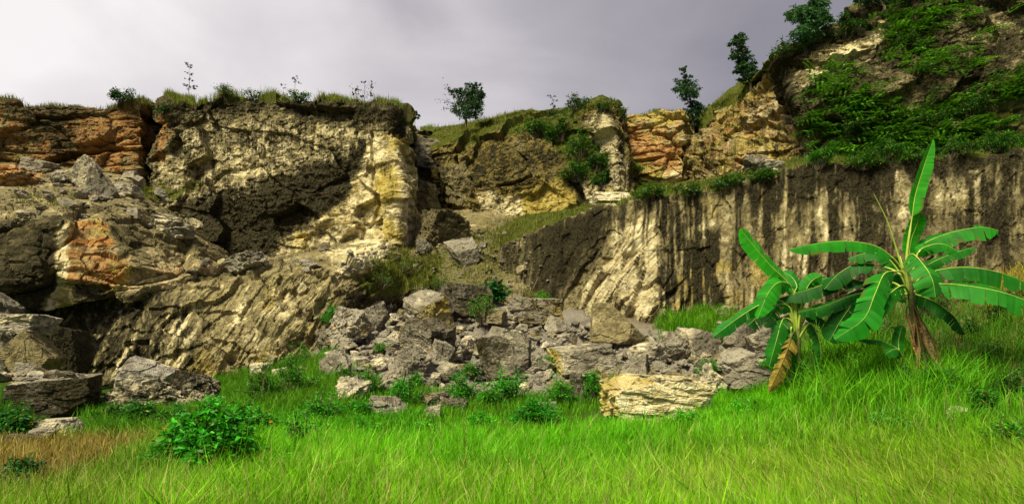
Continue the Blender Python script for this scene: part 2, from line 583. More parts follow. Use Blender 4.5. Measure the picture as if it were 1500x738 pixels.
cliff('cliff', [
    [(-160, 330, 40), (-160, 230, 40), (-160, 152, 41)],
    [(0, 300, 41), (0, 220, 41), (0, 154, 42)],
    [(100, 300, 41.5), (100, 220, 41.5), (100, 152, 42)],
    [(200, 300, 41), (205, 215, 40.8), (207, 152, 42)],
    [(216, 300, 42), (218, 215, 42), (215, 160, 43)],
    [(222, 300, 50), (218, 220, 50), (212, 172, 50)]],
    'rust orange limestone outcrop above the tumbled blocks', disp=d_block(.62, 11, (.5, .5, 1.6)), paint=paint_A,
    cracks=[([(60, 240), (140, 222), (212, 206)], 6, 1.1), ([(0, 215), (70, 222)], 4, .6)])


# --- main dark cliff
def paint_D(m, x, y, V, tk, top):
    m['dark'][:] = .58; m['pale'][:] = .28; m['streak'][:] = .26; m['yellow'][:] = .12
    setm(m, 'dark', area(x, y, [(215, 330), (225, 215), (300, 172), (420, 178), (560, 175), (590, 200), (530, 222), (430, 262), (330, 310), (260, 330)], 14), .49)
    setm(m, 'pale', area(x, y, [(215, 330), (225, 215), (300, 172), (420, 178), (560, 175), (590, 200), (530, 222), (430, 262), (330, 310), (260, 330)], 14), .48)
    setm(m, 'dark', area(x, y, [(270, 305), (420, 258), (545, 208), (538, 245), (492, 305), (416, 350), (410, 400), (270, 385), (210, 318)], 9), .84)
    w = area(x, y, [(410, 440), (412, 352), (490, 306), (536, 246), (540, 195), (605, 190), (620, 370), (570, 420)], 5)
    setm(m, 'dark', w, .16); setm(m, 'pale', w, .50); setm(m, 'yellow', w, .36)
    setm(m, 'yellow', area(x, y, [(560, 200), (582, 200), (575, 330), (555, 340)], 7), .6)
    setm(m, 'dark', area(x, y, [(566, 225), (580, 225), (576, 320), (562, 320)], 5), .42)
    setm(m, 'dark', area(x, y, [(575, 160), (600, 160), (600, 205), (560, 200)], 6), .66)
    setm(m, 'orange', area(x, y, [(226, 170), (248, 158), (246, 238), (224, 240)], 6), .85)
    setm(m, 'moss', area(x, y, [(205, 275), (290, 265), (290, 282), (210, 296)], 7), .8)
    setm(m, 'dark', area(x, y, [(240, 120), (590, 120), (590, 165), (500, 172), (400, 160), (300, 158), (250, 175)], 8), .75)
    setm(m, 'moss', sstep(tk, top - .05, top + .15), .75)


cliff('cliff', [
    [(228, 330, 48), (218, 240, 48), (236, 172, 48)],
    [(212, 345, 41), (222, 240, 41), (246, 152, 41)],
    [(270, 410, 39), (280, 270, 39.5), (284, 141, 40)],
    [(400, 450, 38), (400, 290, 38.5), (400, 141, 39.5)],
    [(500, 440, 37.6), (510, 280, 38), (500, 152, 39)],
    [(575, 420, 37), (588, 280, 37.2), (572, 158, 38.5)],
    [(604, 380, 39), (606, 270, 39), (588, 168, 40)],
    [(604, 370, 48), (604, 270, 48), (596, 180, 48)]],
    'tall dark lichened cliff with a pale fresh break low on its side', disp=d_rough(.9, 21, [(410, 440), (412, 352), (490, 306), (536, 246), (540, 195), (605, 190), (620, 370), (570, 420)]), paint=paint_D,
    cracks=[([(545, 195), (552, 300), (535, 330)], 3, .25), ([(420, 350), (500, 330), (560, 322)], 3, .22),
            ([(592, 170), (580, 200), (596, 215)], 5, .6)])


# --- big block on the left with the orange break
def paint_B(m, x, y, V, tk, top):
    m['dark'][:] = .58; m['pale'][:] = .2; m['yellow'][:] = .1
    w = sstep(tk, top - .1, top + .15)
    setm(m, 'dark', w, .42); setm(m, 'pale', w, .34)
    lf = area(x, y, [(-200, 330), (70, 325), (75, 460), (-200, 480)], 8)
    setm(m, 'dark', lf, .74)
    f = area(x, y, [(88, 322), (135, 318), (190, 372), (190, 400), (172, 428), (94, 405)], 5)
    setm(m, 'orange', f, .60); setm(m, 'yellow', f, .5); setm(m, 'pale', f, .4); setm(m, 'dark', f, .22)
    setm(m, 'dark', area(x, y, [(95, 330), (125, 330), (115, 400), (96, 400)], 8), .34)
    g = area(x, y, [(78, 330), (94, 322), (100, 400), (115, 445), (60, 462), (78, 420)], 5)
    setm(m, 'pale', g, .72); setm(m, 'dark', g, .14); setm(m, 'yellow', g, .35)
    q = area(x, y, [(190, 365), (330, 375), (330, 400), (180, 440), (110, 450), (170, 425)], 7)
    setm(m, 'dark', q, .34); setm(m, 'orange', q, .36); setm(m, 'pale', q, .45)
    setm(m, 'orange', area(x, y, [(0, 240), (60, 235), (60, 268), (0, 272)], 8), .7)
    setm(m, 'moss', area(x, y, [(20, 270), (110, 290), (105, 312), (30, 300)], 12), .5)


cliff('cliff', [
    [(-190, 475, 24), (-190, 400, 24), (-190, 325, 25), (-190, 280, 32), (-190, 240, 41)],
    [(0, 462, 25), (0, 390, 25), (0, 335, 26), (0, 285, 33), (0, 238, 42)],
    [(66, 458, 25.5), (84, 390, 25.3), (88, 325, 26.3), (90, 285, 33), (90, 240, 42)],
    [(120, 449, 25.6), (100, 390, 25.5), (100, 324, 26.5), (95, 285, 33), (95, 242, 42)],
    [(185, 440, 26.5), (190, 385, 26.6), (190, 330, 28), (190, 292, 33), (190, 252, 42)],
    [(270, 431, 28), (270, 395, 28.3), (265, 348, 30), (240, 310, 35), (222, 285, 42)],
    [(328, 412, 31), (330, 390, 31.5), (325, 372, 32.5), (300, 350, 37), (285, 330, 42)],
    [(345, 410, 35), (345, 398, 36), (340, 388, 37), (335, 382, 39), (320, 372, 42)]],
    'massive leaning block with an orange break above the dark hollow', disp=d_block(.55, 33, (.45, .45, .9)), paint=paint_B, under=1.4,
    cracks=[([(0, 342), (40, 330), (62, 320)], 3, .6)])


# --- lower quarry face
def paint_C(m, x, y, V, tk, top):
    m['dark'][:] = .24; m['pale'][:] = .30; m['yellow'][:] = .30; m['streak'][:] = .12
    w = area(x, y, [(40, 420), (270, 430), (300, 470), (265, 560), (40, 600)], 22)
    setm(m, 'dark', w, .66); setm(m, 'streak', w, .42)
    setm(m, 'pale', area(x, y, [(330, 480), (340, 420), (440, 400), (480, 400), (470, 440), (400, 520)], 16), .42)
    setm(m, 'dark', area(x, y, [(470, 480), (500, 430), (560, 400), (660, 400), (660, 480)], 12), .66)
    setm(m, 'dark', area(x, y, [(380, 415), (410, 400), (380, 470), (350, 500)], 8), .45)
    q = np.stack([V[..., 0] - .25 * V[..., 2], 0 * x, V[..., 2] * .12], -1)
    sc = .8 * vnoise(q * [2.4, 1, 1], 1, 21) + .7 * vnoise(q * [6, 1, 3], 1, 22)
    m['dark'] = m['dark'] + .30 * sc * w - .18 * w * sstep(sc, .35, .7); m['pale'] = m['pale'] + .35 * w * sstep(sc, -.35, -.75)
    t = sstep(tk, top - .02, top + .2)
    setm(m, 'dark', t, .42); setm(m, 'pale', t, .30)
    setm(m, 'moss', area(x, y, [(515, 395), (560, 382), (660, 365), (660, 428), (540, 432)], 12), .8)
    setm(m, 'moss', area(x, y, [(160, 560), (420, 545), (420, 600), (160, 600)], 12), .5)
    setm(m, 'pale', area(x, y, [(480, 372), (560, 352), (572, 372), (520, 398)], 6), .95)
    setm(m, 'dark', area(x, y, [(480, 372), (560, 352), (572, 372), (520, 398)], 6), .0)


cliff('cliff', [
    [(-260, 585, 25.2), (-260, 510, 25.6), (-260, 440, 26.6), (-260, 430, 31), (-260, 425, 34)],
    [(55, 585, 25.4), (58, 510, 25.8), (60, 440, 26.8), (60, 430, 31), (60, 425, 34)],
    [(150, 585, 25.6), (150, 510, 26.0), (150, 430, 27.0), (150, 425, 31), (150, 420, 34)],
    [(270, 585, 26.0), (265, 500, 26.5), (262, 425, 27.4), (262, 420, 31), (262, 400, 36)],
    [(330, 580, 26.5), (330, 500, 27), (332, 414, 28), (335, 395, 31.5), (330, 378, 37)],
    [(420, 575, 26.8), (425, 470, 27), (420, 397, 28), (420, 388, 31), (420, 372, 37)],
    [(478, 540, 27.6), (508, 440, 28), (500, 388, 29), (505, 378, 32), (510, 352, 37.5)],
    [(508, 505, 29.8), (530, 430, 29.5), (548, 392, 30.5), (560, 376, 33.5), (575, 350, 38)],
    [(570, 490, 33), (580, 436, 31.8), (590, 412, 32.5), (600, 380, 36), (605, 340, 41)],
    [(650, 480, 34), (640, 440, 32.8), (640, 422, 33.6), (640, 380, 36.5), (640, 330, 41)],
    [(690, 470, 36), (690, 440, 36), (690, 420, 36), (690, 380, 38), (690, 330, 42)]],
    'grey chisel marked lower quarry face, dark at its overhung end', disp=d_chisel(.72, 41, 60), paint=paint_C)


# --- talus in the middle
def paint_T(m, x, y, V, tk, top):
    m['dark'][:] = .32; m['pale'][:] = .30; m['moss'][:] = .30
    setm(m, 'moss', area(x, y, [(560, 400), (650, 330), (770, 330), (800, 380), (720, 440), (600, 430)], 15), .52)


cliff('cliff', [
    [(480, 500, 33.5), (520, 425, 35), (560, 385, 36.5), (590, 340, 40), (600, 290, 46)],
    [(590, 490, 32.5), (590, 432, 34), (600, 392, 35.5), (612, 340, 40), (615, 280, 46)],
    [(680, 480, 30.2), (680, 425, 32.6), (680, 375, 36), (670, 335, 40), (660, 290, 46)],
    [(770, 490, 29.4), (760, 430, 32), (742, 375, 35), (722, 332, 39), (720, 285, 46)],
    [(870, 500, 28.5), (845, 455, 31), (800, 400, 33.5), (790, 340, 39), (780, 295, 46)]],
    'mossy talus slope in the gully between the cliffs', disp=d_block(.42, 51, (.8, .8, 1.0)), paint=paint_T)


# --- gully back wall
def paint_E(m, x, y, V, tk, top):
    m['dark'][:] = .52; m['pale'][:] = .30; m['orange'][:] = .35; m['yellow'][:] = .2
    setm(m, 'moss', sstep(tk, top - .1, top + .2), .8)


cliff('cliff', [
    [(570, 380, 47), (575, 260, 47), (580, 182, 48)],
    [(620, 380, 46.5), (625, 260, 47), (620, 182, 48)],
    [(680, 380, 47), (680, 260, 48), (680, 186, 50)],
    [(730, 380, 48), (730, 260, 49), (730, 190, 52)]],
    'dark broken back wall of the gully', disp=d_block(.9, 61), paint=paint_E,
    cracks=[([(600, 235), (612, 290)], 6, .9)])


# --- centre cliff
def paint_F(m, x, y, V, tk, top):
    m['dark'][:] = .56; m['yellow'][:] = .62; m['pale'][:] = .2
    w = area(x, y, [(715, 300), (770, 275), (830, 262), (852, 285), (846, 312), (770, 332), (700, 340)], 8)
    setm(m, 'yellow', w, .95); setm(m, 'dark', w, .20)
    setm(m, 'dark', area(x, y, [(690, 225), (760, 205), (830, 230), (850, 270), (770, 275), (715, 285), (680, 270)], 10), .62)
    g = area(x, y, [(698, 285), (770, 278), (768, 318), (750, 330), (698, 325)], 4)
    setm(m, 'pale', g, .66); setm(m, 'dark', g, .12); setm(m, 'yellow', g, .2)
    setm(m, 'dark', area(x, y, [(724, 285), (742, 285), (742, 322), (720, 322)], 3), .50)
    setm(m, 'dark', area(x, y, [(838, 268), (862, 262), (862, 300), (845, 305)], 4), .92)
    p = area(x, y, [(852, 195), (880, 155), (900, 180), (925, 240), (930, 300), (850, 300)], 6)
    setm(m, 'dark', p, .40); setm(m, 'pale', p, .55); setm(m, 'yellow', p, .1)
    q = area(x, y, [(868, 195), (892, 188), (892, 225), (872, 225)], 4)
    setm(m, 'pale', q, .9); setm(m, 'dark', q, .05)
    setm(m, 'yellow', area(x, y, [(870, 272), (928, 275), (928, 300), (865, 300)], 5), .7)
    v = area(x, y, [(775, 180), (850, 165), (855, 190), (900, 235), (895, 268), (830, 250)], 8)
    setm(m, 'moss', v, .85)
    setm(m, 'moss', sstep(tk, top - .22, top + .02), .85)


cliff('cliff', [
    [(608, 350, 50), (612, 260, 50), (616, 205, 50), (616, 190, 53), (616, 186, 62)],
    [(640, 350, 44), (640, 262, 44.3), (634, 218, 45.5), (636, 190, 50), (640, 187, 62)],
    [(690, 350, 43), (690, 262, 43), (682, 206, 45), (690, 184, 49.5), (700, 184, 62)],
    [(772, 350, 41), (772, 262, 41.4), (766, 190, 43.5), (770, 168, 48), (775, 168, 62)],
    [(832, 345, 40), (832, 262, 41), (802, 184, 44), (815, 164, 47.5), (820, 164, 62)],
    [(866, 325, 39.5), (862, 242, 40.4), (846, 172, 42.5), (850, 157, 46), (855, 157, 62)],
    [(908, 310, 38.4), (900, 232, 39.5), (882, 152, 41), (884, 150, 45), (888, 152, 62)],
    [(926, 305, 39.5), (920, 235, 40.5), (899, 158, 42), (900, 156, 46), (902, 156, 62)],
    [(932, 305, 50), (926, 240, 50), (903, 168, 50), (904, 166, 53), (905, 166, 62)]],
    'brown and yellow cliff under the sloping grassy ramp', disp=d_rough(.85, 71), paint=paint_F,
    cracks=[([(668, 250), (690, 235), (700, 205)], 4, .9), ([(690, 280), (672, 250), (668, 230)], 4, .8),
            ([(842, 262), (856, 300)], 5, .6), ([(700, 278), (770, 268), (790, 262)], 2.5, .3), ([(905, 190), (915, 250)], 3, .5)])


# --- orange notch
def paint_H(m, x, y, V, tk, top):
    m['dark'][:] = .30; m['yellow'][:] = .55; m['orange'][:] = .35; m['pale'][:] = .35
    setm(m, 'orange', area(x, y, [(905, 190), (960, 200), (1000, 215), (985, 240), (915, 235)], 9), .85)
    setm(m, 'pale', area(x, y, [(960, 225), (1012, 205), (1012, 232), (970, 240)], 6), .7)
    setm(m, 'pale', area(x, y, [(970, 250), (1005, 245), (1005, 280), (970, 285)], 5), .75)
    setm(m, 'dark', area(x, y, [(910, 245), (930, 240), (935, 265), (915, 270)], 6), .7)
    setm(m, 'moss', sstep(tk, top - .08, top + .2), .7)


cliff('cliff', [
    [(893, 320, 52), (893, 240, 52), (898, 185, 52)],
    [(905, 320, 44), (905, 240, 44), (906, 178, 45)],
    [(950, 320, 43), (950, 230, 43), (956, 164, 44)],
    [(1000, 320, 42), (1005, 240, 42), (1000, 168, 43.5)],
    [(1016, 320, 44), (1013, 240, 44), (1009, 182, 45)],
    [(1020, 320, 52), (1018, 250, 52), (1014, 200, 52)]],
    'orange and yellow notch of rock beside the pillar', disp=d_block(.62, 81, (.6, .6, 1.4)), paint=paint_H,
    cracks=[([(1004, 245), (1002, 290)], 3, .8), ([(915, 240), (990, 225)], 3, .5)])


# --- slanting yellow face
def paint_I(m, x, y, V, tk, top):
    m['dark'][:] = .40; m['yellow'][:] = .50; m['orange'][:] = .40; m['pale'][:] = .42; m['streak'][:] = .28
    setm(m, 'dark', area(x, y, [(1008, 210), (1035, 190), (1055, 240), (1060, 290), (1012, 290)], 10), .50)
    setm(m, 'pale', area(x, y, [(1100, 180), (1172, 120), (1175, 200), (1120, 250)], 14), .55)
    setm(m, 'dark', area(x, y, [(1150, 190), (1230, 170), (1230, 260), (1130, 250)], 12), .48)
    setm(m, 'moss', sstep(tk, top - .12, top + .08), .8)


cliff('cliff', [
    [(1003, 320, 52), (1003, 245, 52), (1012, 200, 52), (1012, 190, 54), (1012, 188, 62)],
    [(1014, 310, 40), (1012, 245, 41), (1030, 190, 43), (1030, 178, 46), (1020, 170, 60)],
    [(1060, 310, 37), (1060, 232, 38), (1072, 158, 40), (1072, 142, 43), (1060, 138, 60)],
    [(1120, 300, 34), (1120, 202, 35), (1126, 128, 37), (1130, 114, 40), (1120, 110, 60)],
    [(1180, 290, 32), (1180, 192, 33), (1168, 95, 35), (1170, 82, 38), (1160, 80, 60)],
    [(1240, 280, 31.8), (1240, 192, 33), (1235, 85, 34), (1235, 72, 38), (1235, 70, 60)]],
    'slanting yellow rock face climbing to the high cliff', disp=d_chisel(1.15, 91, -60), paint=paint_I,
    cracks=[([(1090, 240), (1120, 250)], 5, .4)])


# --- high right cliff
def paint_J(m, x, y, V, tk, top):
    m['dark'][:] = .65; m['pale'][:] = .36; m['yellow'][:] = .15
    w = area(x, y, [(1150, 115), (1250, 62), (1330, 20), (1330, 40), (1260, 90), (1180, 130)], 8)
    setm(m, 'pale', w, .52); setm(m, 'dark', w, .38)
    w = area(x, y, [(1370, 20), (1500, 20), (1520, 70), (1400, 60)], 12)
    setm(m, 'pale', w, .40); setm(m, 'dark', w, .60)
    w = area(x, y, [(1290, 130), (1330, 110), (1350, 150), (1300, 160)], 8)
    setm(m, 'dark', w, .5)
    setm(m, 'moss', area(x, y, [(1180, 140), (1300, 150), (1520, 120), (1520, 240), (1170, 245)], 15), .5)
    setm(m, 'moss', sstep(tk, top - .03, top + .1), .8)


cliff('cliff', [
    [(1190, 290, 37), (1180, 185, 37), (1146, 92, 38)],
    [(1176, 256, 31), (1172, 160, 31), (1141, 82, 33)],
    [(1240, 252, 29.5), (1240, 145, 30), (1226, 42, 32)],
    [(1310, 246, 28.5), (1310, 130, 29), (1300, 3, 31)],
    [(1400, 242, 27.5), (1400, 110, 28), (1390, -60, 30)],
    [(1560, 232, 26), (1560, 90, 26.5), (1560, -130, 29)],
    [(1900, 220, 23), (1900, 60, 23.5), (1900, -240, 26)]],
    'high dark cliff half hidden by hanging green plants', disp=d_rough(1.0, 101), paint=paint_J)


# --- sawn right wall
def paint_G(m, x, y, V, tk, top):
    m['dark'][:] = .56; m['pale'][:] = .14; m['streak'][:] = .62; m['yellow'][:] = .22
    w = area(x, y, [(715, 360), (800, 325), (930, 290), (925, 345), (880, 370), (850, 430), (730, 450)], 12)
    setm(m, 'dark', w, .74); setm(m, 'streak', w, .30)
    w = area(x, y, [(895, 335), (960, 330), (985, 470), (850, 475), (838, 425), (880, 390)], 12)
    setm(m, 'dark', w, .26); setm(m, 'pale', w, .56); setm(m, 'streak', w, .48)
    w = area(x, y, [(985, 290), (1075, 280), (1160, 265), (1160, 470), (990, 480)], 12)
    setm(m, 'dark', w, .36); setm(m, 'yellow', w, .40); setm(m, 'pale', w, .26); setm(m, 'streak', w, .66)
    for (x0, x1, y0, y1, k) in [(972, 986, 300, 462, .85), (1000, 1008, 295, 455, .7), (1021, 1031, 300, 455, .8), (1036, 1056, 330, 452, .95), (1088, 1102, 270, 380, .7), (1118, 1132, 270, 400, .65)]:
        setm(m, 'dark', area(x, y, [(x0, y0), (x1, y0), (x1 + 3, y1), (x0 + 3, y1)], 4), k)
    setm(m, 'dark', area(x, y, [(1080, 270), (1300, 225), (1520, 205), (1520, 262), (1160, 300), (1085, 300)], 10), .80)
    w = area(x, y, [(1150, 290), (1520, 250), (1520, 400), (1150, 400)], 12)
    setm(m, 'dark', w, .60); setm(m, 'streak', w, .62)
    for (x0, x1, y0, y1) in [(1195, 1215, 280, 350), (1222, 1236, 275, 355), (1312, 1345, 255, 330), (1366, 1385, 260, 310), (1390, 1430, 250, 305), (1160, 1180, 330, 420), (1440, 1452, 240, 300)]:
        w = area(x, y, [(x0, y0), (x1, y0), (x1 + 6, y1), (x0 + 6, y1)], 6)
        setm(m, 'dark', w, .32); setm(m, 'pale', w, .40)
    # run-off streaks: one tone per strip of wall, drips of uneven length under the rim
    cx = V[:, :int(V.shape[1] * .6), 0].mean(1)[:, None] + 0 * x
    q = np.stack([cx + .10 * fbm(V, .5, 2, 61), 0 * cx, V[..., 2] * .10], -1)
    st = .35 * vnoise(q * [1.1, 1, 1], 1, 1) + .65 * vnoise(q * [2.9, 1, 1.5], 1, 2) + .95 * vnoise(q * [6.5, 1, 3], 1, 3) + .75 * vnoise(q * [13, 1, 6], 1, 4)
    hz = np.maximum(0, V[..., 2].max(1)[:, None] - .9 - V[..., 2])
    ql = np.stack([cx, 0 * cx, 0 * cx], -1)
    Ld = 1.1 + 1.3 * vnoise(ql, 1.3, 8) + 1.6 * vnoise(ql, 4.1, 9) + .9 * vnoise(ql, 9.0, 10)
    drip = sstep(Ld - hz, -.5, .5)
    bul = area(x, y, [(850, 470), (845, 400), (900, 340), (975, 340), (1000, 480)], 18)
    lft = area(x, y, [(700, 370), (800, 325), (900, 300), (880, 400), (850, 440), (720, 460)], 14)
    k = (1 - .60 * bul) * (1 - .75 * lft) * (.45 + 1.0 * sstep(vnoise(ql, .45, 15), -.5, .6))
    m['dark'] = m['dark'] + .22 * fbm(V, .33, 3, 44) * (1 - bul) - .06 * bul
    m['dark'] = m['dark'] - .03 +   .42 * st * k + .26 * drip * k
    m['pale'] = m['pale'] - .25 * st * k
    m['streak'] = m['streak'] * .5
    t = sstep(tk, top - .03, top + .10)
    setm(m, 'moss', t, .75); setm(m, 'dark', t, .40); setm(m, 'streak', t, 0)
    setm(m, 'pale', area(x, y, [(770, 330), (850, 300), (930, 285), (930, 296), (850, 318), (790, 338)], 4) * t, .8)
    setm(m, 'moss', area(x, y, [(860, 480), (1500, 440), (1500, 520), (860, 520)], 10), .5)


cliff('cliff', [
    [(722, 440, 40), (722, 400, 40), (724, 372, 40), (720, 350, 42), (718, 335, 45)],
    [(736, 450, 34), (733, 402, 34), (736, 366, 34.3), (722, 345, 38), (700, 326, 44)],
    [(800, 480, 31.5), (805, 402, 32), (800, 334, 32.5), (800, 324, 36), (800, 312, 42)],
    [(866, 492, 30), (870, 402, 30.5), (870, 310, 31), (880, 302, 35), (880, 294, 41)],
    [(950, 510, 28), (955, 402, 29), (950, 292, 30), (950, 282, 34), (950, 276, 42)],
    [(1050, 500, 28), (1050, 382, 28.5), (1050, 282, 29.3), (1050, 268, 32), (1050, 258, 40)],
    [(1110, 495, 27.5), (1110, 370, 28), (1110, 262, 28.8), (1112, 248, 31), (1112, 240, 38)],
    [(1170, 490, 27), (1170, 362, 27.5), (1170, 245, 28.2), (1175, 232, 30.5), (1175, 228, 34)],
    [(1300, 485, 25.5), (1300, 352, 26), (1300, 237, 27), (1300, 228, 29), (1300, 224, 32)],
    [(1400, 480, 24.5), (1400, 342, 25), (1400, 228, 26), (1400, 218, 28), (1400, 214, 31)],
    [(1500, 478, 23.5), (1500, 332, 24), (1500, 217, 25), (1500, 207, 27), (1500, 203, 30)],
    [(1900, 490, 20), (1900, 300, 20.5), (1900, 160, 21.5), (1900, 150, 23), (1900, 146, 26)]],
    'long sawn quarry wall streaked black and cream', disp=d_wall(111), paint=paint_G, smooth_it=20)


# ------------------------------------------------------------------ surface lookup
_px = np.concatenate([p['px'][::2, ::2].ravel() for p in PATCH.values()])
_py = np.concatenate([p['py'][::2, ::2].ravel() for p in PATCH.values()])
_pv = np.concatenate([p['V'][::2, ::2].reshape(-1, 3) for p in PATCH.values()])


def hit(px, py, rad=4.0):
    """first surface met along the line of sight through a photo pixel"""
    g = ray_ground(px, py, 3.5, 60)
    m = (np.abs(_px - px) < rad) & (np.abs(_py - py) < rad)
    if m.any():
        c = _pv[m]
        k = c[np.argmin(c[:, 1])]
        if k[1] < g[1] + .2: return k.copy()
    return g


# ------------------------------------------------------------------ rocks
def _ico(sub):
    import bmesh
    bm = bmesh.new(); bmesh.ops.create_icosphere(bm, subdivisions=sub, radius=1)
    V = np.array([v.co[:] for v in bm.verts]); Q = np.array([[v.index for v in f.verts] for f in bm.faces])
    bm.free(); return V / np.linalg.norm(V, axis=1, keepdims=True), Q


ICO = {k: _ico(k) for k in (2, 4, 5, 6)}


def rot(rx, ry, rz):
    from mathutils import Euler
    return np.array(Euler((R(rx), R(ry), R(rz))).to_matrix())


def rock_shape(seed, kind, sub, tilt=(0, 0, 0), rough=1.0):
    g = np.random.default_rng(seed)
    D, Q = ICO[sub]
    if kind in ('block', 'slab'):
        ax = np.array([[1, 0, 0], [-1, 0, 0], [0, 1, 0], [0, -1, 0], [0, 0, 1], [0, 0, -1]], float)
        ax = ax + g.normal(0, .14, ax.shape)
        ds = g.uniform(.72, .95, 6)
        ex = g.normal(0, 1, (7, 3)); dx = g.uniform(.95, 1.25, 7)
        nrm = np.concatenate([ax, ex]); dist = np.concatenate([ds, dx])
    elif kind == 'wedge':
        ax = np.array([[.9, -.2, .75], [-1, 0, .1], [0, 1, .2], [-.1, -1, .15], [0, 0, -1], [.2, .1, 1]], float) + g.normal(0, .1, (6, 3))
        ex = g.normal(0, 1, (4, 3))
        nrm = np.concatenate([ax, ex]); dist = np.concatenate([g.uniform(.6, .85, 6), g.uniform(1, 1.2, 4)])
    elif kind == 'round':
        nrm = g.normal(0, 1, (26, 3)); dist = g.uniform(.82, 1.0, 26)
    else:
        nrm = g.normal(0, 1, (13, 3)); dist = g.uniform(.6, 1.0, 13)
    nrm = nrm / np.linalg.norm(nrm, axis=1, keepdims=True)
    dots = D @ nrm.T
    r = np.where(dots > .05, dist[None] / np.maximum(dots, .05), 9.0)
    k = r.argmin(1); rr = np.minimum(r.min(1), 1.7)
    V = D * rr[:, None]
    off = np.array([seed * 3.17 % 50, seed * 1.3 % 37, seed * .77 % 29])
    v1, e1 = facets(V + off, (1.5, 1.5, 2.2), seed, 1.0)
    v2, e2 = facets(V + off, (4.2, 4.2, 6.0), seed + 5, 1.0)
    am = {'block': .6, 'slab': .6, 'wedge': .5, 'round': .7}.get(kind, 1.5) * rough
    d = am * (.13 * v1 + .05 * v2 + .06 * fbm(V + off, 1.6, 4, seed) + .05 * ridged(V + off, 3.0, 4, seed + 1) - .05 * (1 - sstep(e1, 0, .08)))
    V = V + D * d[:, None]
    M = rot(*tilt)
    V = V @ M.T; n = nrm[k] @ M.T
    mn, mx = V.min(0), V.max(0)
    V = (V - (mn + mx) / 2) / (mx - mn)
    V[:, 2] += .5
    return V, Q, n


def rock_attrs(V, n, seed, dark=.35, pale=.3, yellow=.05, orange=0., side=0., sidedark=None, moss=0., lichen_top=.0, left=0., tan=.25):
    g = np.random.default_rng(seed + 999)
    N_ = len(V)
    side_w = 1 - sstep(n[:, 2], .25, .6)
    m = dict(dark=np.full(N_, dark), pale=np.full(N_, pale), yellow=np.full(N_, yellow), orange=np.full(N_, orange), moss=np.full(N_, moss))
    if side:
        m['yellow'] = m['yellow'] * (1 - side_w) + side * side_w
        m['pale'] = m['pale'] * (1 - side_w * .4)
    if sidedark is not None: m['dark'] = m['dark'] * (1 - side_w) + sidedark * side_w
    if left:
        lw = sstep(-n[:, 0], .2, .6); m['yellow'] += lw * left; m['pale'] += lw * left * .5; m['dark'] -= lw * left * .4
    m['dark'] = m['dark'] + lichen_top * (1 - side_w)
    A = np.stack([m['orange'], m['yellow'], m['pale'], np.full(N_, tan)], -1)
    B = np.stack([m['dark'], np.zeros(N_), m['moss'], np.ones(N_)], -1)
    return {'mineral': A, 'stain': B}


def boulder(px, pyb, w, h, label, kind='crag', seed=1, dr=.85, Y=None, tilt=(0, 0, 0), sink=.10, name='boulder', cat='boulder', group=None,
            rough=1.0, sub=6, **paint):
    b = P(px, pyb, Y) if Y else hit(px, pyb)
    s = b[1] / F
    if w < 72: sub = 5
    W, Hh = w * s, h * s * (1 + sink)
    Dp = max(W, Hh) * dr
    V, Q, n = rock_shape(seed, kind, sub, tilt, rough)
    V = V * np.array([W, Dp, Hh])
    o = link(name, mesh_data(name, V, Q, rock_attrs(V, n, seed, **paint), False, ROCK), None, (b[0] * (1 + Dp * .36 / b[1]), b[1] + Dp * .36, b[2] - Hh * sink))
    return tag(o, label, cat, group)


B_ = boulder
# rubble heap: the large ones
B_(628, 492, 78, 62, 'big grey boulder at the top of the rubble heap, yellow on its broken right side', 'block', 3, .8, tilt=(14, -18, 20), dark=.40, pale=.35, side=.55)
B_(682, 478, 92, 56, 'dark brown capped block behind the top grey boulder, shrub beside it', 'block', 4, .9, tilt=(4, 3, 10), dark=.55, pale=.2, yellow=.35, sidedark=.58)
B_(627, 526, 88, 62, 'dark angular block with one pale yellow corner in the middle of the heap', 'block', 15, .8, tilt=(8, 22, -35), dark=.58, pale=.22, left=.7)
B_(512, 510, 74, 62, 'tan and ochre boulder at the left shoulder of the rubble heap', 'crag', 6, .8, dark=.34, pale=.34, yellow=.35, orange=.25)
B_(548, 490, 46, 50, 'dark grey rounded rock wedged behind the tan and ochre boulder', 'round', 7, .8, dark=.45, pale=.25)
B_(480, 520, 44, 40, 'small brown crag at the far left tip of the heap', 'crag', 8, .8, dark=.40, pale=.25, orange=.25)
B_(489, 562, 54, 50, 'squat grey boulder with a tan face standing in grass left of the heap', 'round', 9, .8, dark=.36, pale=.32, side=.3)
B_(598, 556, 72, 50, 'smooth rounded grey boulder leaning at the front of the heap', 'round', 10, .8, tilt=(0, -20, 0), dark=.36, pale=.25)
B_(648, 538, 40, 38, 'cube like light grey rock right of the smooth rounded boulder', 'block', 11, .9, tilt=(10, 5, 30), dark=.30, pale=.30)
B_(738, 566, 86, 68, 'flat faced upright grey block, largest in the middle of the heap', 'block', 12, .55, tilt=(-6, 4, -14), dark=.42, pale=.35, rough=.8)
B_(576, 578, 56, 42, 'cracked tan rock in grass below the smooth rounded boulder', 'crag', 13, .8, dark=.36, pale=.45, yellow=.25)
B_(517, 602, 54, 52, 'pale pitted standing stone leaning left in the grass', 'crag', 14, .7, tilt=(0, -25, 0), dark=.32, pale=.55, orange=.22)
B_(569, 617, 54, 38, 'low grey wedge shaped boulder sitting in the bright grass', 'wedge', 5, .8, dark=.32, pale=.22)
B_(641, 604, 52, 30, 'dark grey low rock half sunk among weeds with an ochre rim', 'crag', 16, .8, dark=.45, pale=.3, yellow=.4)
B_(633, 616, 28, 24, 'small pale grey stone in the grass in front of the ochre rimmed rock', 'block', 17, .8, dark=.25, pale=.35)
B_(670, 604, 34, 22, 'small dark stone among the weeds below the flat faced block', 'crag', 18, .8, dark=.55, pale=.2)
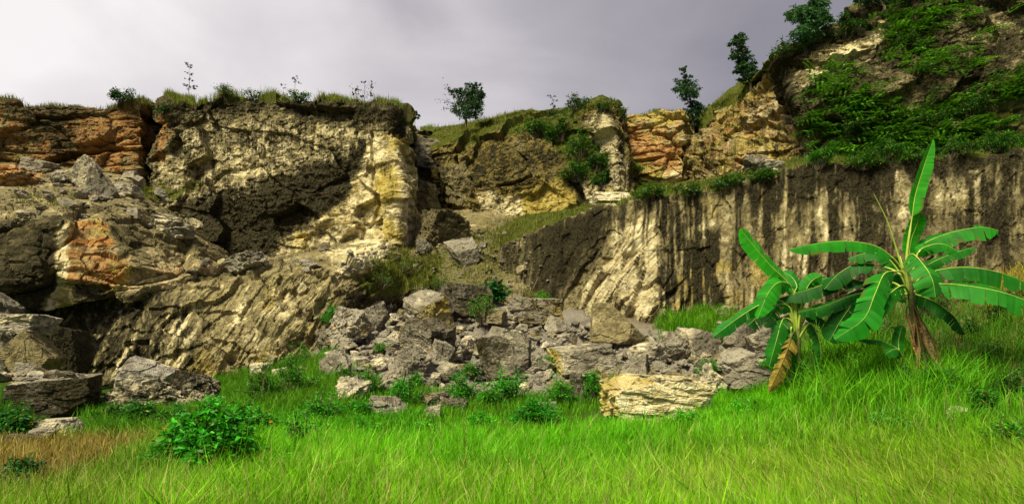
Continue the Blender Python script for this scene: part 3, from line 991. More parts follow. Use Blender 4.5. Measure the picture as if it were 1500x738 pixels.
B_(784, 478, 84, 46, 'flat topped tan slab block with a green tuft growing on top', 'slab', 19, .9, tilt=(0, 2, -8), dark=.36, pale=.3, side=.42, sidedark=.48)
B_(908, 506, 92, 62, 'smooth tan wedge slab leaning against the foot of the streaked wall', 'wedge', 20, .7, tilt=(0, 0, 0), dark=.24, pale=.30, yellow=.30, rough=.35, tan=1)
B_(852, 560, 104, 48, 'broad pale block with a yellow left end in the right half of the heap', 'block', 21, .6, tilt=(0, 4, 12), dark=.34, pale=.42, left=.6)
B_(902, 556, 56, 32, 'flat light grey slab bridging rocks right of the broad pale block', 'slab', 22, .8, tilt=(6, 3, 0), dark=.28, pale=.30)
B_(948, 540, 62, 38, 'light grey rounded slab below the smooth leaning wedge', 'round', 23, .8, tilt=(0, -8, 0), dark=.26, pale=.36)
B_(928, 566, 56, 48, 'pointed triangular grey rock at the front of the heap', 'wedge', 24, .8, tilt=(0, 0, 160), dark=.36, pale=.25)
B_(972, 562, 66, 34, 'long grey lump behind the yellow white boulder', 'crag', 25, .7, dark=.38, pale=.34)
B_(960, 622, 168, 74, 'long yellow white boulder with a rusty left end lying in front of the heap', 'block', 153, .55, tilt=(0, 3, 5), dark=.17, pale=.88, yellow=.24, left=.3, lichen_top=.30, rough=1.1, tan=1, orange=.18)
B_(1046, 575, 50, 44, 'gnarled pale rock with a yellow knob beside the yellow leaf of the banana', 'crag', 27, .8, dark=.34, pale=.5, yellow=.3)
B_(1104, 578, 92, 44, 'wide tan brown boulder lying under the yellow hanging banana leaf', 'round', 28, .7, dark=.36, pale=.28, yellow=.15)
B_(1078, 552, 60, 44, 'grey boulder with a slanting light top left of the small banana plant', 'block', 29, .8, tilt=(0, -14, 20), dark=.34, pale=.34)
B_(1082, 520, 52, 54, 'tall dark grey boulder at the right back of the heap', 'block', 30, .8, tilt=(4, 10, 30), dark=.48, pale=.25)
B_(1126, 522, 70, 46, 'grey layered boulder touching the small banana plant', 'slab', 31, .8, tilt=(0, -22, 0), dark=.42, pale=.3)
B_(1022, 528, 58, 50, 'dark brown boulder with a tan patch in the right part of the heap', 'block', 32, .8, tilt=(0, 6, 10), dark=.50, pale=.3, left=.4)
B_(988, 530, 50, 46, 'knobbly grey rock between the rounded slab and the dark brown boulder', 'crag', 33, .8, dark=.40, pale=.3)
B_(846, 590, 26, 44, 'dark narrow stump like stone standing in weeds', 'block', 34, .8, tilt=(0, 5, 0), dark=.62, pale=.1)
B_(1062, 470, 26, 22, 'small orange tan stone on the grass at the wall foot', 'crag', 36, .8, dark=.2, pale=.4, orange=.4)
B_(460, 607, 46, 20, 'low pale stone in the weeds left of the standing stone', 'crag', 37, .8, dark=.24, pale=.50)
B_(800, 604, 34, 14, 'thin flat tan stone lying in the meadow', 'slab', 38, .9, dark=.25, pale=.35)
B_(392, 540, 34, 30, 'ochre tilted slab at the foot of the chiselled face', 'slab', 39, .8, tilt=(0, 28, 0), dark=.25, yellow=.6, pale=.3)
B_(380, 556, 28, 26, 'small cream block below the ochre tilted slab', 'block', 40, .8, dark=.12, pale=.75)
B_(414, 556, 36, 18, 'pale pointed shard lying right of the cream block', 'slab', 41, .8, tilt=(0, -20, 20), dark=.18, pale=.6)
B_(441, 552, 20, 16, 'tiny cream shard in grass by the chiselled face', 'slab', 42, .8, tilt=(0, 25, 20), dark=.18, pale=.6)
# left group
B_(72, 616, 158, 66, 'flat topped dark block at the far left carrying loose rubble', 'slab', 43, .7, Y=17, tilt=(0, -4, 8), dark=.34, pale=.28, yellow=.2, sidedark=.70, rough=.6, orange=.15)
B_(50, 560, 74, 78, 'pointed grey brown boulder in the stack above the flat topped block', 'block', 44, .9, Y=20.6, tilt=(0, 48, 12), dark=.26, pale=.28, yellow=.30, tan=1, rough=.7)
B_(36, 488, 78, 30, 'flat slab balanced on top of the boulder stack', 'slab', 45, .9, Y=20.9, tilt=(0, 6, 0), dark=.24, pale=.42)
B_(0, 556, 50, 80, 'grey upright block at the left edge of the stack', 'block', 46, .9, Y=21.8, tilt=(0, 8, 12), dark=.44, pale=.25)
B_(108, 545, 36, 70, 'shaded tall block behind the pointed boulder', 'block', 26, .9, Y=23.5, tilt=(0, -6, 20), dark=.78, pale=.2)
B_(50, 556, 44, 26, 'small pointed ochre stone lying before the pointed boulder', 'wedge', 48, .8, Y=18.9, dark=.40, yellow=.3)
B_(2, 480, 50, 60, 'broken block under the massive leaning block, left of the balanced slab', 'block', 49, .9, Y=23.5, tilt=(0, 12, 0), dark=.48, pale=.25)
B_(214, 582, 96, 62, 'domed grey boulder in front of the dark overhung face', 'round', 50, .8, Y=20.5, dark=.34, pale=.40, rough=.5, tan=0)
B_(226, 614, 150, 62, 'ribbed grey and cream boulder lying before the domed one', 'slab', 51, .6, Y=18, tilt=(0, -24, 8), dark=.50, pale=.60, rough=2.0)
B_(292, 602, 86, 62, 'dark craggy boulder with cream pockets right of the domed one', 'crag', 52, .8, Y=18.3, dark=.62, pale=.42)
B_(86, 640, 64, 26, 'pale tilted flat stone on the grass below the flat topped block', 'slab', 53, .8, tilt=(0, -12, 0), dark=.18, pale=.52)
B_(62, 646, 42, 20, 'dull brown stone against the pale tilted flat stone', 'round', 54, .8, dark=.34, pale=.25)
B_(28, 652, 56, 12, 'low dark stone in the grass at the left edge', 'slab', 55, .9, dark=.55, pale=.1)
B_(316, 714, 17, 12, 'small white stone in the near grass', 'crag', 56, .8, Y=7.6, dark=.0, pale=1.0, sink=.0)
B_(1400, 620, 30, 24, 'small cream stone in the grass at the foot of the right bank', 'crag', 57, .8, dark=.10, pale=.7, yellow=.3, sink=-.1)
# upper slope
B_(128, 272, 62, 52, 'tilted split slab pointing up below the orange outcrop', 'slab', 58, .7, tilt=(0, -48, 10), dark=.36, pale=.5, yellow=.2)
B_(146, 290, 58, 54, 'grey weathered block right of the tilted split slab', 'wedge', 59, .8, tilt=(0, 10, 30), dark=.46, pale=.35)
B_(184, 284, 44, 22, 'flat pale slab under the right end of the orange outcrop', 'slab', 60, .8, dark=.25, pale=.42)
B_(26, 272, 70, 36, 'rust coloured boulder at the left edge of the upper slope', 'crag', 61, .8, dark=.32, pale=.3, orange=.65)
B_(60, 250, 50, 24, 'tan slab half buried at the top of the left slope', 'slab', 62, .8, tilt=(0, 10, 0), dark=.3, pale=.4)
B_(360, 396, 66, 34, 'grey crag on the rim of the chiselled lower face', 'crag', 63, .8, dark=.40, pale=.36)
B_(458, 390, 40, 16, 'small mauve grey stone on the rim below the pale break', 'crag', 64, .8, dark=.30, pale=.3)
B_(252, 345, 78, 36, 'knobbly pale crag on the shoulder of the massive leaning block', 'crag', 65, .8, dark=.30, pale=.45, orange=.1)
B_(678, 388, 56, 46, 'flat smooth grey rock lying on the talus slope', 'slab', 66, .5, tilt=(30, -20, 10), dark=.42, pale=.22)
B_(626, 372, 26, 30, 'small grey rock on the mossy slope left of the flat smooth rock', 'crag', 67, .8, dark=.40, pale=.3)
B_(652, 358, 86, 62, 'brown cubical block at the top of the talus slope', 'block', 68, .8, tilt=(8, 10, 34), rough=2.0, tan=1, moss=.12, dark=.50, pale=.30, yellow=.15)
B_(622, 312, 52, 58, 'pale brown block in the gully left of the centre cliff', 'block', 69, .8, tilt=(4, 8, -20), dark=.46, pale=.34, yellow=.3, rough=1.6, tan=1)
B_(664, 300, 58, 66, 'cracked tan block leaning on the left side of the centre cliff', 'block', 70, .8, tilt=(0, -10, 20), dark=.52, pale=.30, yellow=.4, rough=1.8, tan=1)
B_(625, 250, 60, 50, 'dark undercut block high in the gully', 'block', 71, .8, tilt=(0, 10, 10), dark=.46, pale=.35)
B_(1126, 246, 42, 16, 'pale flat stone on the green ledge under the yellow face', 'slab', 72, .8, tilt=(0, -8, 0), dark=.18, pale=.5)
B_(1108, 250, 54, 30, 'dark grey crag on the green ledge under the yellow face', 'crag', 73, .8, dark=.48, pale=.35)
B_(895, 292, 64, 16, 'cream layered slab on the ledge below the pillar', 'slab', 74, .8, dark=.10, pale=.8)

# rubble rocks: sixteen shapes, each copy an object of its own
PROTO = []
for i in range(18):
    kd = ['crag', 'block', 'crag', 'round', 'slab', 'wedge'][i % 6]
    g = np.random.default_rng(200 + i)
    V, Q, n = rock_shape(200 + i, kd, 5, (g.uniform(-25, 25), g.uniform(-25, 25), g.uniform(0, 360)))
    A = rock_attrs(V, n, 200 + i, dark=g.uniform(.20, .40), pale=g.uniform(.25, .50), tan=g.uniform(0, .3) if i % 5 else .8, yellow=.08 if i % 5 else .3, orange=.3 if i % 9 == 4 else 0.)
    PROTO.append(mesh_data('rubble_rock', V, Q, A, False, ROCK))
SPOTS = []
ZONES = [
    ('grey brown rubble rock in the left wing of the heap, around the dark angular block', [(468, 490), (560, 455), (610, 450), (640, 480), (650, 570), (560, 566), (470, 520)], 66, 11, 34),
    ('grey rubble rock in the middle of the heap, around the flat faced upright block', [(650, 480), (700, 470), (820, 475), (850, 500), (850, 575), (650, 585)], 92, 11, 36),
    ('grey rubble rock below the smooth leaning wedge slab', [(850, 490), (960, 505), (985, 520), (985, 575), (850, 580)], 66, 11, 32),
    ('grey rubble rock at the right end of the heap beside the small banana plant', [(985, 500), (1070, 485), (1140, 490), (1150, 560), (1100, 570), (985, 575)], 62, 11, 36),
    ('loose stone on the upper left slope below the orange outcrop', [(0, 245), (200, 255), (250, 300), (300, 340), (190, 318), (20, 315)], 34, 8, 30),
    ('loose stone on the rim of the chiselled lower face', [(200, 400), (330, 376), (500, 360), (500, 388), (330, 410)], 14, 7, 18),
    ('cream broken stone in the pale scree under the fresh break', [(486, 384), (566, 356), (572, 368), (520, 396)], 26, 5, 14),
    ('small grey stone on the talus slope of the gully', [(590, 400), (640, 340), (740, 340), (780, 400), (700, 430)], 18, 6, 18),
    ('small stone on the grassy foot of the streaked wall behind the bananas', [(1070, 455), (1190, 445), (1190, 480), (1080, 482)], 18, 7, 18),
    ('loose flat stone on top of the dark block at the far left', [(0, 566), (140, 552), (136, 562), (10, 574)], 14, 10, 28),
]
for label, poly, cnt, s0, s1 in ZONES:
    p = np.array(poly, float); placed = []
    tries = 0
    while len(placed) < cnt and tries < cnt * 60:
        tries += 1
        x = rng.uniform(p[:, 0].min(), p[:, 0].max()); y = rng.uniform(p[:, 1].min(), p[:, 1].max())
        if poly_sd(np.array([x]), np.array([y]), poly)[0] < 0: continue
        sz = s0 + (s1 - s0) * rng.random() ** 2.0
        if any(math.hypot(x - a, (y - b) * 1.6) < .27 * (sz + c) for a, b, c in placed): continue
        placed.append((x, y, sz))
    SPOTS.extend((sz, x, y, label) for x, y, sz in placed)
SPOTS.sort(key=lambda q: -q[0])
RV, RQ, RA, RB = [], [], [], []
for num, (sz, x, y, label) in enumerate(SPOTS):
    if 'far left' in label:
        yy = 17.25 + rng.uniform(0, 1.1); b = P(x, 550, yy); b[2] = P(x, 550, 17)[2] - .02
    else:
        b = hit(x, y)
    w = sz * b[1] / F
    fl = .55 if 'far left' in label else 1
    sc = (w * rng.uniform(.85, 1.5), w * rng.uniform(.8, 1.2), w * rng.uniform(.42, 1.0) * fl)
    eu = (rng.uniform(-.4, .4), rng.uniform(-.4, .4), rng.uniform(0, 6.28))
    loc = (b[0], b[1] + .2 * w, b[2] - .10 * w)
    if num >= 285:                                     # the smallest ones run together as loose rubble
        V, Q, n = rock_shape(3000 + num, 'crag' if num % 2 else 'block', 4)
        A = rock_attrs(V, n, num, dark=rng.uniform(.2, .4), pale=rng.uniform(.25, .5), tan=.2)
        RQ.append(Q + sum(len(v) for v in RV)); RV.append((V * np.array(sc)) @ rot(*np.degrees(eu)).T + np.array(loc))
        RA.append(A['mineral']); RB.append(A['stain'])
        continue
    o = link('rubble_rock', PROTO[int(rng.integers(len(PROTO)))], None, loc)
    o.scale = sc; o.rotation_euler = eu
    tag(o, label, 'rock', label.replace('rock', 'rocks').replace('stone', 'stones'))
o = link('rubble', mesh_data('rubble', np.concatenate(RV), np.concatenate(RQ), {'mineral': np.concatenate(RA), 'stain': np.concatenate(RB)}, False, ROCK))
tag(o, 'small loose rubble lying among the bigger rocks', 'rubble', None, 'stuff')

# gravel between the rocks: nobody could count it
def gravel(name, label, polys, n, s0, s1, pale=.35, dark=.35, seed=1):
    D, Q0 = ICO[2]
    g = np.random.default_rng(seed)
    Vs, Qs, A, Bt = [], [], [], []
    base = 0
    for poly in polys:
        p = np.array(poly, float); m = 0
        while m < n:
            x = g.uniform(p[:, 0].min(), p[:, 0].max()); y = g.uniform(p[:, 1].min(), p[:, 1].max())
            m += 1
            if poly_sd(np.array([x]), np.array([y]), poly)[0] < 0: continue
            b = hit(x, y)
            sz = g.uniform(s0, s1) * b[1] / F * g.random() ** .6
            nn = g.normal(0, 1, (9, 3)); nn /= np.linalg.norm(nn, axis=1, keepdims=True)
            dt = D @ nn.T
            r = np.where(dt > .05, g.uniform(.55, 1, 9)[None] / np.maximum(dt, .05), 9).min(1)
            V = D * np.minimum(r, 1.5)[:, None] * np.array([sz, sz, sz * .7]) * .5 + b + np.array([0, 0, .1 * sz])
            Vs.append(V); Qs.append(Q0 + base); base += len(V)
            A.append(np.tile([.05, .08, pale + g.uniform(-.15, .15), .15], (len(V), 1)))
            Bt.append(np.tile([dark + g.uniform(-.15, .15), 0, 0, 1], (len(V), 1)))
    o = link(name, mesh_data(name, np.concatenate(Vs), np.concatenate(Qs), {'mineral': np.concatenate(A), 'stain': np.concatenate(Bt)}, False, ROCK))
    tag(o, label, 'gravel', None, 'stuff')


gravel('gravel', 'small broken stones filling the gaps of the rubble heap', [
    [(468, 490), (560, 455), (700, 450), (860, 475), (960, 500), (1080, 485), (1140, 500), (1130, 565), (900, 575), (640, 590), (560, 566), (470, 520)]], 3000, 4, 15)
gravel('gravel', 'small stones scattered on the upper slopes and talus', [
    [(0, 245), (200, 255), (300, 340), (190, 322), (0, 330)], [(560, 400), (640, 330), (760, 330), (800, 410), (720, 440), (600, 430)]], 520, 3, 7, .2, .5, 2)
gravel('gravel', 'cream scree spilling under the pale fresh break', [[(484, 386), (568, 354), (574, 368), (520, 398)]], 700, 3, 8, .9, .0, 3)

# ------------------------------------------------------------------ plant building
class Acc:
    def __init__(s): s.V, s.Q, s.T, s.n = [], [], [], 0

    def add(s, V, Q, T):
        V = np.asarray(V, float).reshape(-1, 3)
        T = np.asarray(T, float)
        if T.ndim == 1: T = np.tile(T, (len(V), 1))
        if T.shape[1] == 3: T = np.concatenate([T, np.ones((len(T), 1))], 1)
        s.V.append(V); s.Q.append(np.asarray(Q) + s.n); s.T.append(T); s.n += len(V)

    def build(s, name, mat, parent=None, loc=None, smooth=False, origin=None):
        V = np.concatenate(s.V)
        if origin is not None: V = V - np.asarray(origin)
        return link(name, mesh_data(name, V, np.concatenate(s.Q), {'tint': np.concatenate(s.T)}, smooth, mat), parent, loc)


def unit(v): return v / (np.linalg.norm(v, axis=-1, keepdims=True) + 1e-9)


def leaves(acc, C, D, Nn, L, W, T, fold=.18):
    """leaf quads: centres C, directions D, normals Nn"""
    n = len(C)
    D = unit(D); S_ = unit(np.cross(D, Nn)); U = np.cross(S_, D)
    L = np.broadcast_to(L, n)[:, None]; W = np.broadcast_to(W, n)[:, None]
    a = C - D * L * .5; c = C + D * L * .5 - U * L * .12
    b = C + S_ * W * .5 + U * W * fold - D * L * .05; d = C - S_ * W * .5 + U * W * fold - D * L * .05
    V = np.stack([a, b, c, d], 1).reshape(-1, 3)
    Q = np.arange(n * 4).reshape(n, 4)
    T = np.repeat(T, 4, 0)
    acc.add(V, Q, T)


def tints(col, n, var=.28, hue=.16, g=rng):
    c = np.array(col)[None] * np.exp(g.normal(0, var, (n, 1))) * np.exp(g.normal(0, hue, (n, 3)) * np.array([1, .3, .6]))
    return np.clip(c, 0, .75)


def tube(acc, pts, radii, sides=6, T=(.1, .1, .1)):
    pts = np.asarray(pts, float); radii = np.asarray(radii, float)
    t = unit(np.gradient(pts, axis=0))
    up = np.where(np.abs(t[:, 2:3]) > .9, np.array([[1., 0, 0]]), np.array([[0, 0, 1.]]))
    a = unit(np.cross(t, up)); b = np.cross(t, a)
    th = np.linspace(0, 2 * np.pi, sides, endpoint=False)
    ring = pts[:, None] + radii[:, None, None] * (np.cos(th)[None, :, None] * a[:, None] + np.sin(th)[None, :, None] * b[:, None])
    k = len(pts)
    idx = np.arange(k * sides).reshape(k, sides)
    Q = np.stack([idx[:-1], idx[1:], np.roll(idx[1:], -1, 1), np.roll(idx[:-1], -1, 1)], -1).reshape(-1, 4)
    acc.add(ring.reshape(-1, 3), Q, T)


def spline(pts, n):
    p = np.asarray(pts, float)
    if len(p) == 2: return p[0] + (p[1] - p[0]) * np.linspace(0, 1, n)[:, None]
    q = np.vstack([2 * p[0] - p[1], p, 2 * p[-1] - p[-2]])
    t = np.linspace(0, len(p) - 1 - 1e-6, n); i = t.astype(int); f = (t - i)[:, None]
    a, b, c, d = q[i], q[i + 1], q[i + 2], q[i + 3]
    return .5 * (2 * b + (c - a) * f + (2 * a - 5 * b + 4 * c - d) * f ** 2 + (3 * b - a - 3 * c + d) * f ** 3)


def bush(px, pyb, w, h, label, name='shrub', cat='shrub', group=None, col=(.03, .16, .01), n=1400, leaf=.10, stems=26, Y=None, dr=.9,
         narrow=.55, sparse=.25, droop=.15, lean=0.0, sink=.05):
    """many-stemmed plant: arching stems out of one root, leaves along them"""
    b = P(px, pyb, Y) if Y else hit(px, pyb)
    s = b[1] / F
    W, Hh = w * s, h * s
    root = empty(name, b); tag(root, label, cat, group)
    fa, sa = Acc(), Acc()
    C, D, NN = [], [], []
    per = max(4, n // stems)
    lob = rng.uniform(0, 6.28, 3)
    for k in range(stems):
        ph = rng.uniform(0, 2 * np.pi); rr = rng.random() ** .5 * (.82 + .28 * math.sin(2 * ph + lob[0]) + .16 * math.sin(5 * ph + lob[1]))
        hk = (.80 + .22 * math.sin(ph * 3 + lob[2])) * (rng.uniform(1.0, 1.3) if rng.random() < .15 else 1)
        tip = np.array([math.cos(ph) * rr * W * .5 + lean * Hh, math.sin(ph) * rr * W * .5 * dr, Hh * (1 - .6 * min(rr, 1.1) ** 2.2) * rng.uniform(.5, 1.1) * hk])
        st = np.array([math.cos(ph) * rr * W * .14, math.sin(ph) * rr * W * .14, -sink])
        mid = (st + tip) / 2 + np.array([0, 0, .16 * Hh]) + rng.normal(0, .05, 3) * W
        c = spline([st, mid, tip], 9)
        tube(sa, c, np.linspace(.010, .003, 9) * (1 + Hh), 3, (.06, .1, .02))
        t = sparse + (1 - sparse) * rng.random(per) ** .8
        i = t * 8; i0 = np.minimum(i.astype(int), 7); f = (i - i0)[:, None]
        pos = c[i0] * (1 - f) + c[i0 + 1] * f
        a = rng.normal(0, 1, (per, 3)) * np.array([1, 1, .55]) + np.array([0, 0, .15])
        a = unit(a)
        off = rng.random((per, 1)) ** .7 * leaf * 1.9
        C.append(pos + a * off); D.append(a + np.array([0, 0, -droop])); NN.append(np.array([0, 0, 1.]) + rng.normal(0, .45, (per, 3)))
    C = np.concatenate(C); D = np.concatenate(D); NN = np.concatenate(NN)
    m = len(C)
    L = leaf * rng.uniform(.6, 1.35, m)
    tt = tints(col, m); yl = rng.random(m) < .05; tt[yl] = tints((.20, .20, .02), int(yl.sum()))
    leaves(fa, C, D, NN, L, L * narrow, tt)
    fa.build('foliage', LEAF, root); sa.build('stem', BARK, root)
    return root


def tree(px, pyb, clumps, label, name='tree', cat='tree', group=None, col=(.014, .055, .014), leaf=.16, n=1800, trunk=.09, path=None, Y=None, shell=.55, bare=(), narrow=.5):
    b = P(px, pyb, Y) if Y else hit(px, pyb)
    Y0 = b[1]; s = Y0 / F
    root = empty(name, b); tag(root, label, cat, group)
    ta, fa = Acc(), Acc()
    path = path or [(px, pyb), (px, min(c[1] for c in clumps))]
    tp = spline([P(x, y, Y0) - b for x, y in path], 14) + np.concatenate([np.zeros((1, 3)), rng.normal(0, .02, (13, 3))])
    tp[0, 2] -= .3
    tube(ta, tp, np.linspace(trunk, trunk * .25, 14), 7)
    area_ = sum(c[2] * c[3] for c in clumps)
    for c in clumps:
        cx, cy, rx, ry = c[:4]
        dy = c[4] if len(c) > 4 else rng.uniform(-.5, .5) * rx * s * 1.4
        ctr = P(cx, cy, Y0) - b + np.array([0, dy, 0])
        j = np.argmin(np.abs(tp[:, 2] - (ctr[2] - abs(ctr[0]) * .45)))
        j = min(j, 12)
        br = spline([tp[j], (tp[j] + ctr) / 2 + np.array([0, 0, .1 * ry * s]) + rng.normal(0, .06, 3), ctr], 8)
        tube(ta, br, np.linspace(trunk * .4, trunk * .1, 8), 4)
        m = max(20, int(1.35 * n * c[2] * c[3] / area_))
        d = unit(rng.normal(0, 1, (m, 3)))
        # twig groups: leaves bunch round a few points of the clump
        ng = max(5, m // 22)
        gd = unit(rng.normal(0, 1, (ng, 3))) * (rng.random((ng, 1)) ** shell)
        gi = rng.integers(0, ng, m)
        q = gd[gi] + d * rng.random((m, 1)) * .30
        C = ctr + q * np.array([rx * s, rx * s, ry * s]) * 1.15
        for k in range(min(ng, 14)):
            e = ctr + gd[k] * np.array([rx * s, rx * s, ry * s])
            tube(ta, spline([ctr, (ctr + e) / 2 + rng.normal(0, .03, 3), e], 4), np.linspace(trunk * .12, trunk * .04, 4), 3)
        L = .85 * leaf * rng.uniform(.6, 1.3, m)
        leaves(fa, C, d + np.array([0, 0, -.3]), np.array([0, 0, 1.]) + rng.normal(0, .6, (m, 3)), L, L * narrow, tints(col, m))
    for line in bare:
        pts = spline([P(x, y, Y0) - b for x, y in line], 8)
        tube(ta, pts, np.linspace(trunk * .3, trunk * .08, 8), 4)
        m = 26
        k = rng.integers(2, 8, m)
        C = pts[k] + rng.normal(0, 1, (m, 3)) * leaf * .9
        leaves(fa, C, rng.normal(0, 1, (m, 3)), np.array([0, 0, 1.]) + rng.normal(0, .6, (m, 3)), leaf * .9, leaf * .45, tints(col, m))
    ta.build('trunk', BARK, root, smooth=True); fa.build('crown', LEAF, root)
    return root


def blades(acc, B, h, w, lean, T, g=rng, taper=.12):
    """grass blades: bases B, heights h, widths w, lean vectors"""
    n = len(B)
    ph = g.uniform(-.9, .9, n) + np.where(g.random(n) < .15, 1.3, 0)
    sd = np.stack([np.cos(ph), np.sin(ph), 0 * ph], -1) * (w[:, None] * .5)
    up = np.array([0, 0, 1.])[None]
    m = B + (up * .55 + lean * .22) * h[:, None]
    t = B + (up * (1.0 - .25 * np.linalg.norm(lean, axis=1, keepdims=True)) + lean * .85) * h[:, None]
    V = np.stack([B - sd, B + sd, m - sd * .8, m + sd * .8, t - sd * taper, t + sd * taper], 1)
    i = np.arange(n)[:, None] * 6
    Q = np.concatenate([i + np.array([[0, 1, 3, 2]]), i + np.array([[2, 3, 5, 4]])], 0)
    T6 = np.repeat(T, 6, 0).reshape(n, 6, -1).copy()
    T6[:, :2] *= .8
    acc.add(V.reshape(-1, 3), Q, T6.reshape(n * 6, -1))


# ------------------------------------------------------------------ meadow grass
def meadow():
    n = 330000
    u = rng.random(n); y0, y1 = 3.6, 21.0
    Y = 1 / (1 / y0 + u * (1 / y1 - 1 / y0))
    px = rng.uniform(-260, 1780, n)
    X = (px - 750) / F * Y
    Z = gz(X, Y)
    _, py = proj(np.stack([X, Y, Z], -1))
    B = np.stack([X, Y, Z], -1)
    pat = fbm(B, .55, 3, 3); pat2 = fbm(B, 1.8, 3, 4)
    edge = poly_sd(px, py, [(-400, 800), (-400, 600), (140, 640), (330, 628), (450, 616), (500, 622), (640, 622), (760, 622), (880, 626), (1040, 604),
                            (1140, 578), (1200, 556), (1260, 548), (1380, 570), (1460, 570), (1900, 540), (1900, 800)])
    dirt = sstep(poly_sd(px, py, DIRT), -12, 10)
    track = 1 - sstep(line_d(px, py, TRACK), 5, 16)
    keep = rng.random(n) < sstep(edge, -14, 6) * np.clip(.95 + .35 * pat2, .45, 1) * (1 - .45 * dirt) * (1 - .85 * track)
    bank = sstep(px, 1390, 1440) * (1 - sstep(py, 585, 615))
    keep &= rng.random(n) > .92 * bank
    h = (.24 + .12 * pat + .08 * pat2 + .18 * rng.random(n)) * (1 - .45 * dirt) * (1 - .45 * sstep(Y, 9, 14))
    h *= 1 + .45 * area(px, py, [(1130, 570), (1200, 510), (1400, 540), (1420, 620), (1300, 640), (1150, 610)], 20)
    h *= np.where(rng.random(n) < .06, 1.5, 1)
    keep &= h > .08
    rightw = sstep(px, 820, 1250) * (1 - sstep(Y, 7.5, 11))
    lx = rng.normal(0, .32, n) - .42 * rightw + .10 * (1 - rightw)
    ly = rng.normal(0, .25, n) - .05
    lean = np.stack([lx, ly, 0 * lx], -1)
    near = 1 - sstep(Y, 5.4, 9.5 + 1.5 * pat)
    T = np.array([.125, .43, .006])[None] * (1 - near[:, None]) + np.array([.19, .46, .009])[None] * near[:, None]
    far = sstep(Y, 11, 15)[:, None]
    T = T * (1 - far * .6) + np.array([.12, .42, .006])[None] * far * .6
    T = T * (1 + .35 * pat[:, None] + .2 * pat2[:, None])
    warm = area(px, py, [(950, 760), (1000, 690), (1250, 640), (1600, 660), (1600, 760)], 40)[:, None] * .5
    T = T * (1 - warm) + np.array([.32, .44, .03])[None] * warm
    dk = area(px, py, [(1180, 620), (1200, 520), (1420, 560), (1600, 590), (1600, 680), (1400, 640)], 25)[:, None] * .40
    T = T * (1 - dk) + np.array([.085, .29, .006])[None] * dk
    lf = dirt[:, None] * .9
    T = T * (1 - lf) + np.array([.30, .20, .07])[None] * lf
    olive = area(px, py, [(-100, 800), (-100, 600), (420, 600), (260, 680), (160, 800)], 30)[:, None] * .6 * (1 - dirt[:, None])
    T = T * (1 - olive) + np.array([.13, .17, .02])[None] * olive
    T = T * np.exp(rng.normal(0, .24, (n, 1)))
    straw = rng.random(n) < (.04 + .11 * near + .14 * warm[:, 0])
    T[straw] = np.array([.48, .46, .16]) * np.exp(rng.normal(0, .2, (straw.sum(), 1)))
    w = (.004 + .006 * rng.random(n)) * (1 + .06 * Y)
    w[straw] *= .6; h[straw] *= 1.1
    br_ = rng.random(n) < .03; w[br_] *= 2.6; T[br_] *= np.array([.6, .75, .8]); h[br_] *= .9
    tall = rng.random(n) < .008; h[tall] = h[tall] * 1.35; T[tall] = np.array([.40, .34, .14]); w[tall] *= .9
    k = keep
    a = Acc(); blades(a, B[k], h[k], w[k], lean[k], np.clip(T[k], 0, .7))
    o = a.build('grass', GRASS)
    tag(o, 'bright green meadow grass with straw coloured stems', 'grass', None, 'stuff')


meadow()


def ledge_grass(label, spec, seed):
    """grass growing on ledges and rims: polygons in the photo, taken to the rock surface there"""
    g = np.random.default_rng(seed)
    a = Acc()
    PX = np.concatenate([p['px'].ravel() for p in PATCH.values()]); PY = np.concatenate([p['py'].ravel() for p in PATCH.values()])
    PV = np.concatenate([p['V'].reshape(-1, 3) for p in PATCH.values()]); NZ = np.concatenate([np.abs(p['N'][..., 2]).ravel() for p in PATCH.values()])
    for poly, n, h0, h1, col in spec:
        q = np.array(poly, float)
        m = np.where((PX > q[:, 0].min()) & (PX < q[:, 0].max()) & (PY > q[:, 1].min()) & (PY < q[:, 1].max()))[0]
        if len(m) == 0: continue
        m = m[poly_sd(PX[m], PY[m], poly) > 0]
        if len(m) == 0: continue
        wgt = .08 + sstep(NZ[m], .2, .7); wgt *= np.clip(.35 + 1.3 * fbm(PV[m], .9, 3, seed), .02, 2)
        i = g.choice(m, n, p=wgt / wgt.sum())
        B = PV[i] + g.normal(0, .05, (n, 3)) * np.array([1, 1, .2])
        h = g.uniform(h0, h1, n) * np.clip(.8 + .8 * fbm(B, 1.2, 2, seed + 1), .3, 2)
        lean = np.stack([g.normal(0, .4, n), g.normal(-.25, .3, n), 0 * h], -1)
        T = np.array(col)[None] * np.exp(g.normal(0, .28, (n, 1))) * np.exp(g.normal(0, .15, (n, 3)))
        st = g.random(n) < .10
        T[st] = np.array([.34, .30, .11]); h[st] *= 1.25
        blades(a, B, h, np.full(n, .022) * g.uniform(.6, 1.4, n), lean, np.clip(T, 0, .6), g)
    o = a.build('grass', GRASS)
    tag(o, label, 'grass', None, 'stuff')


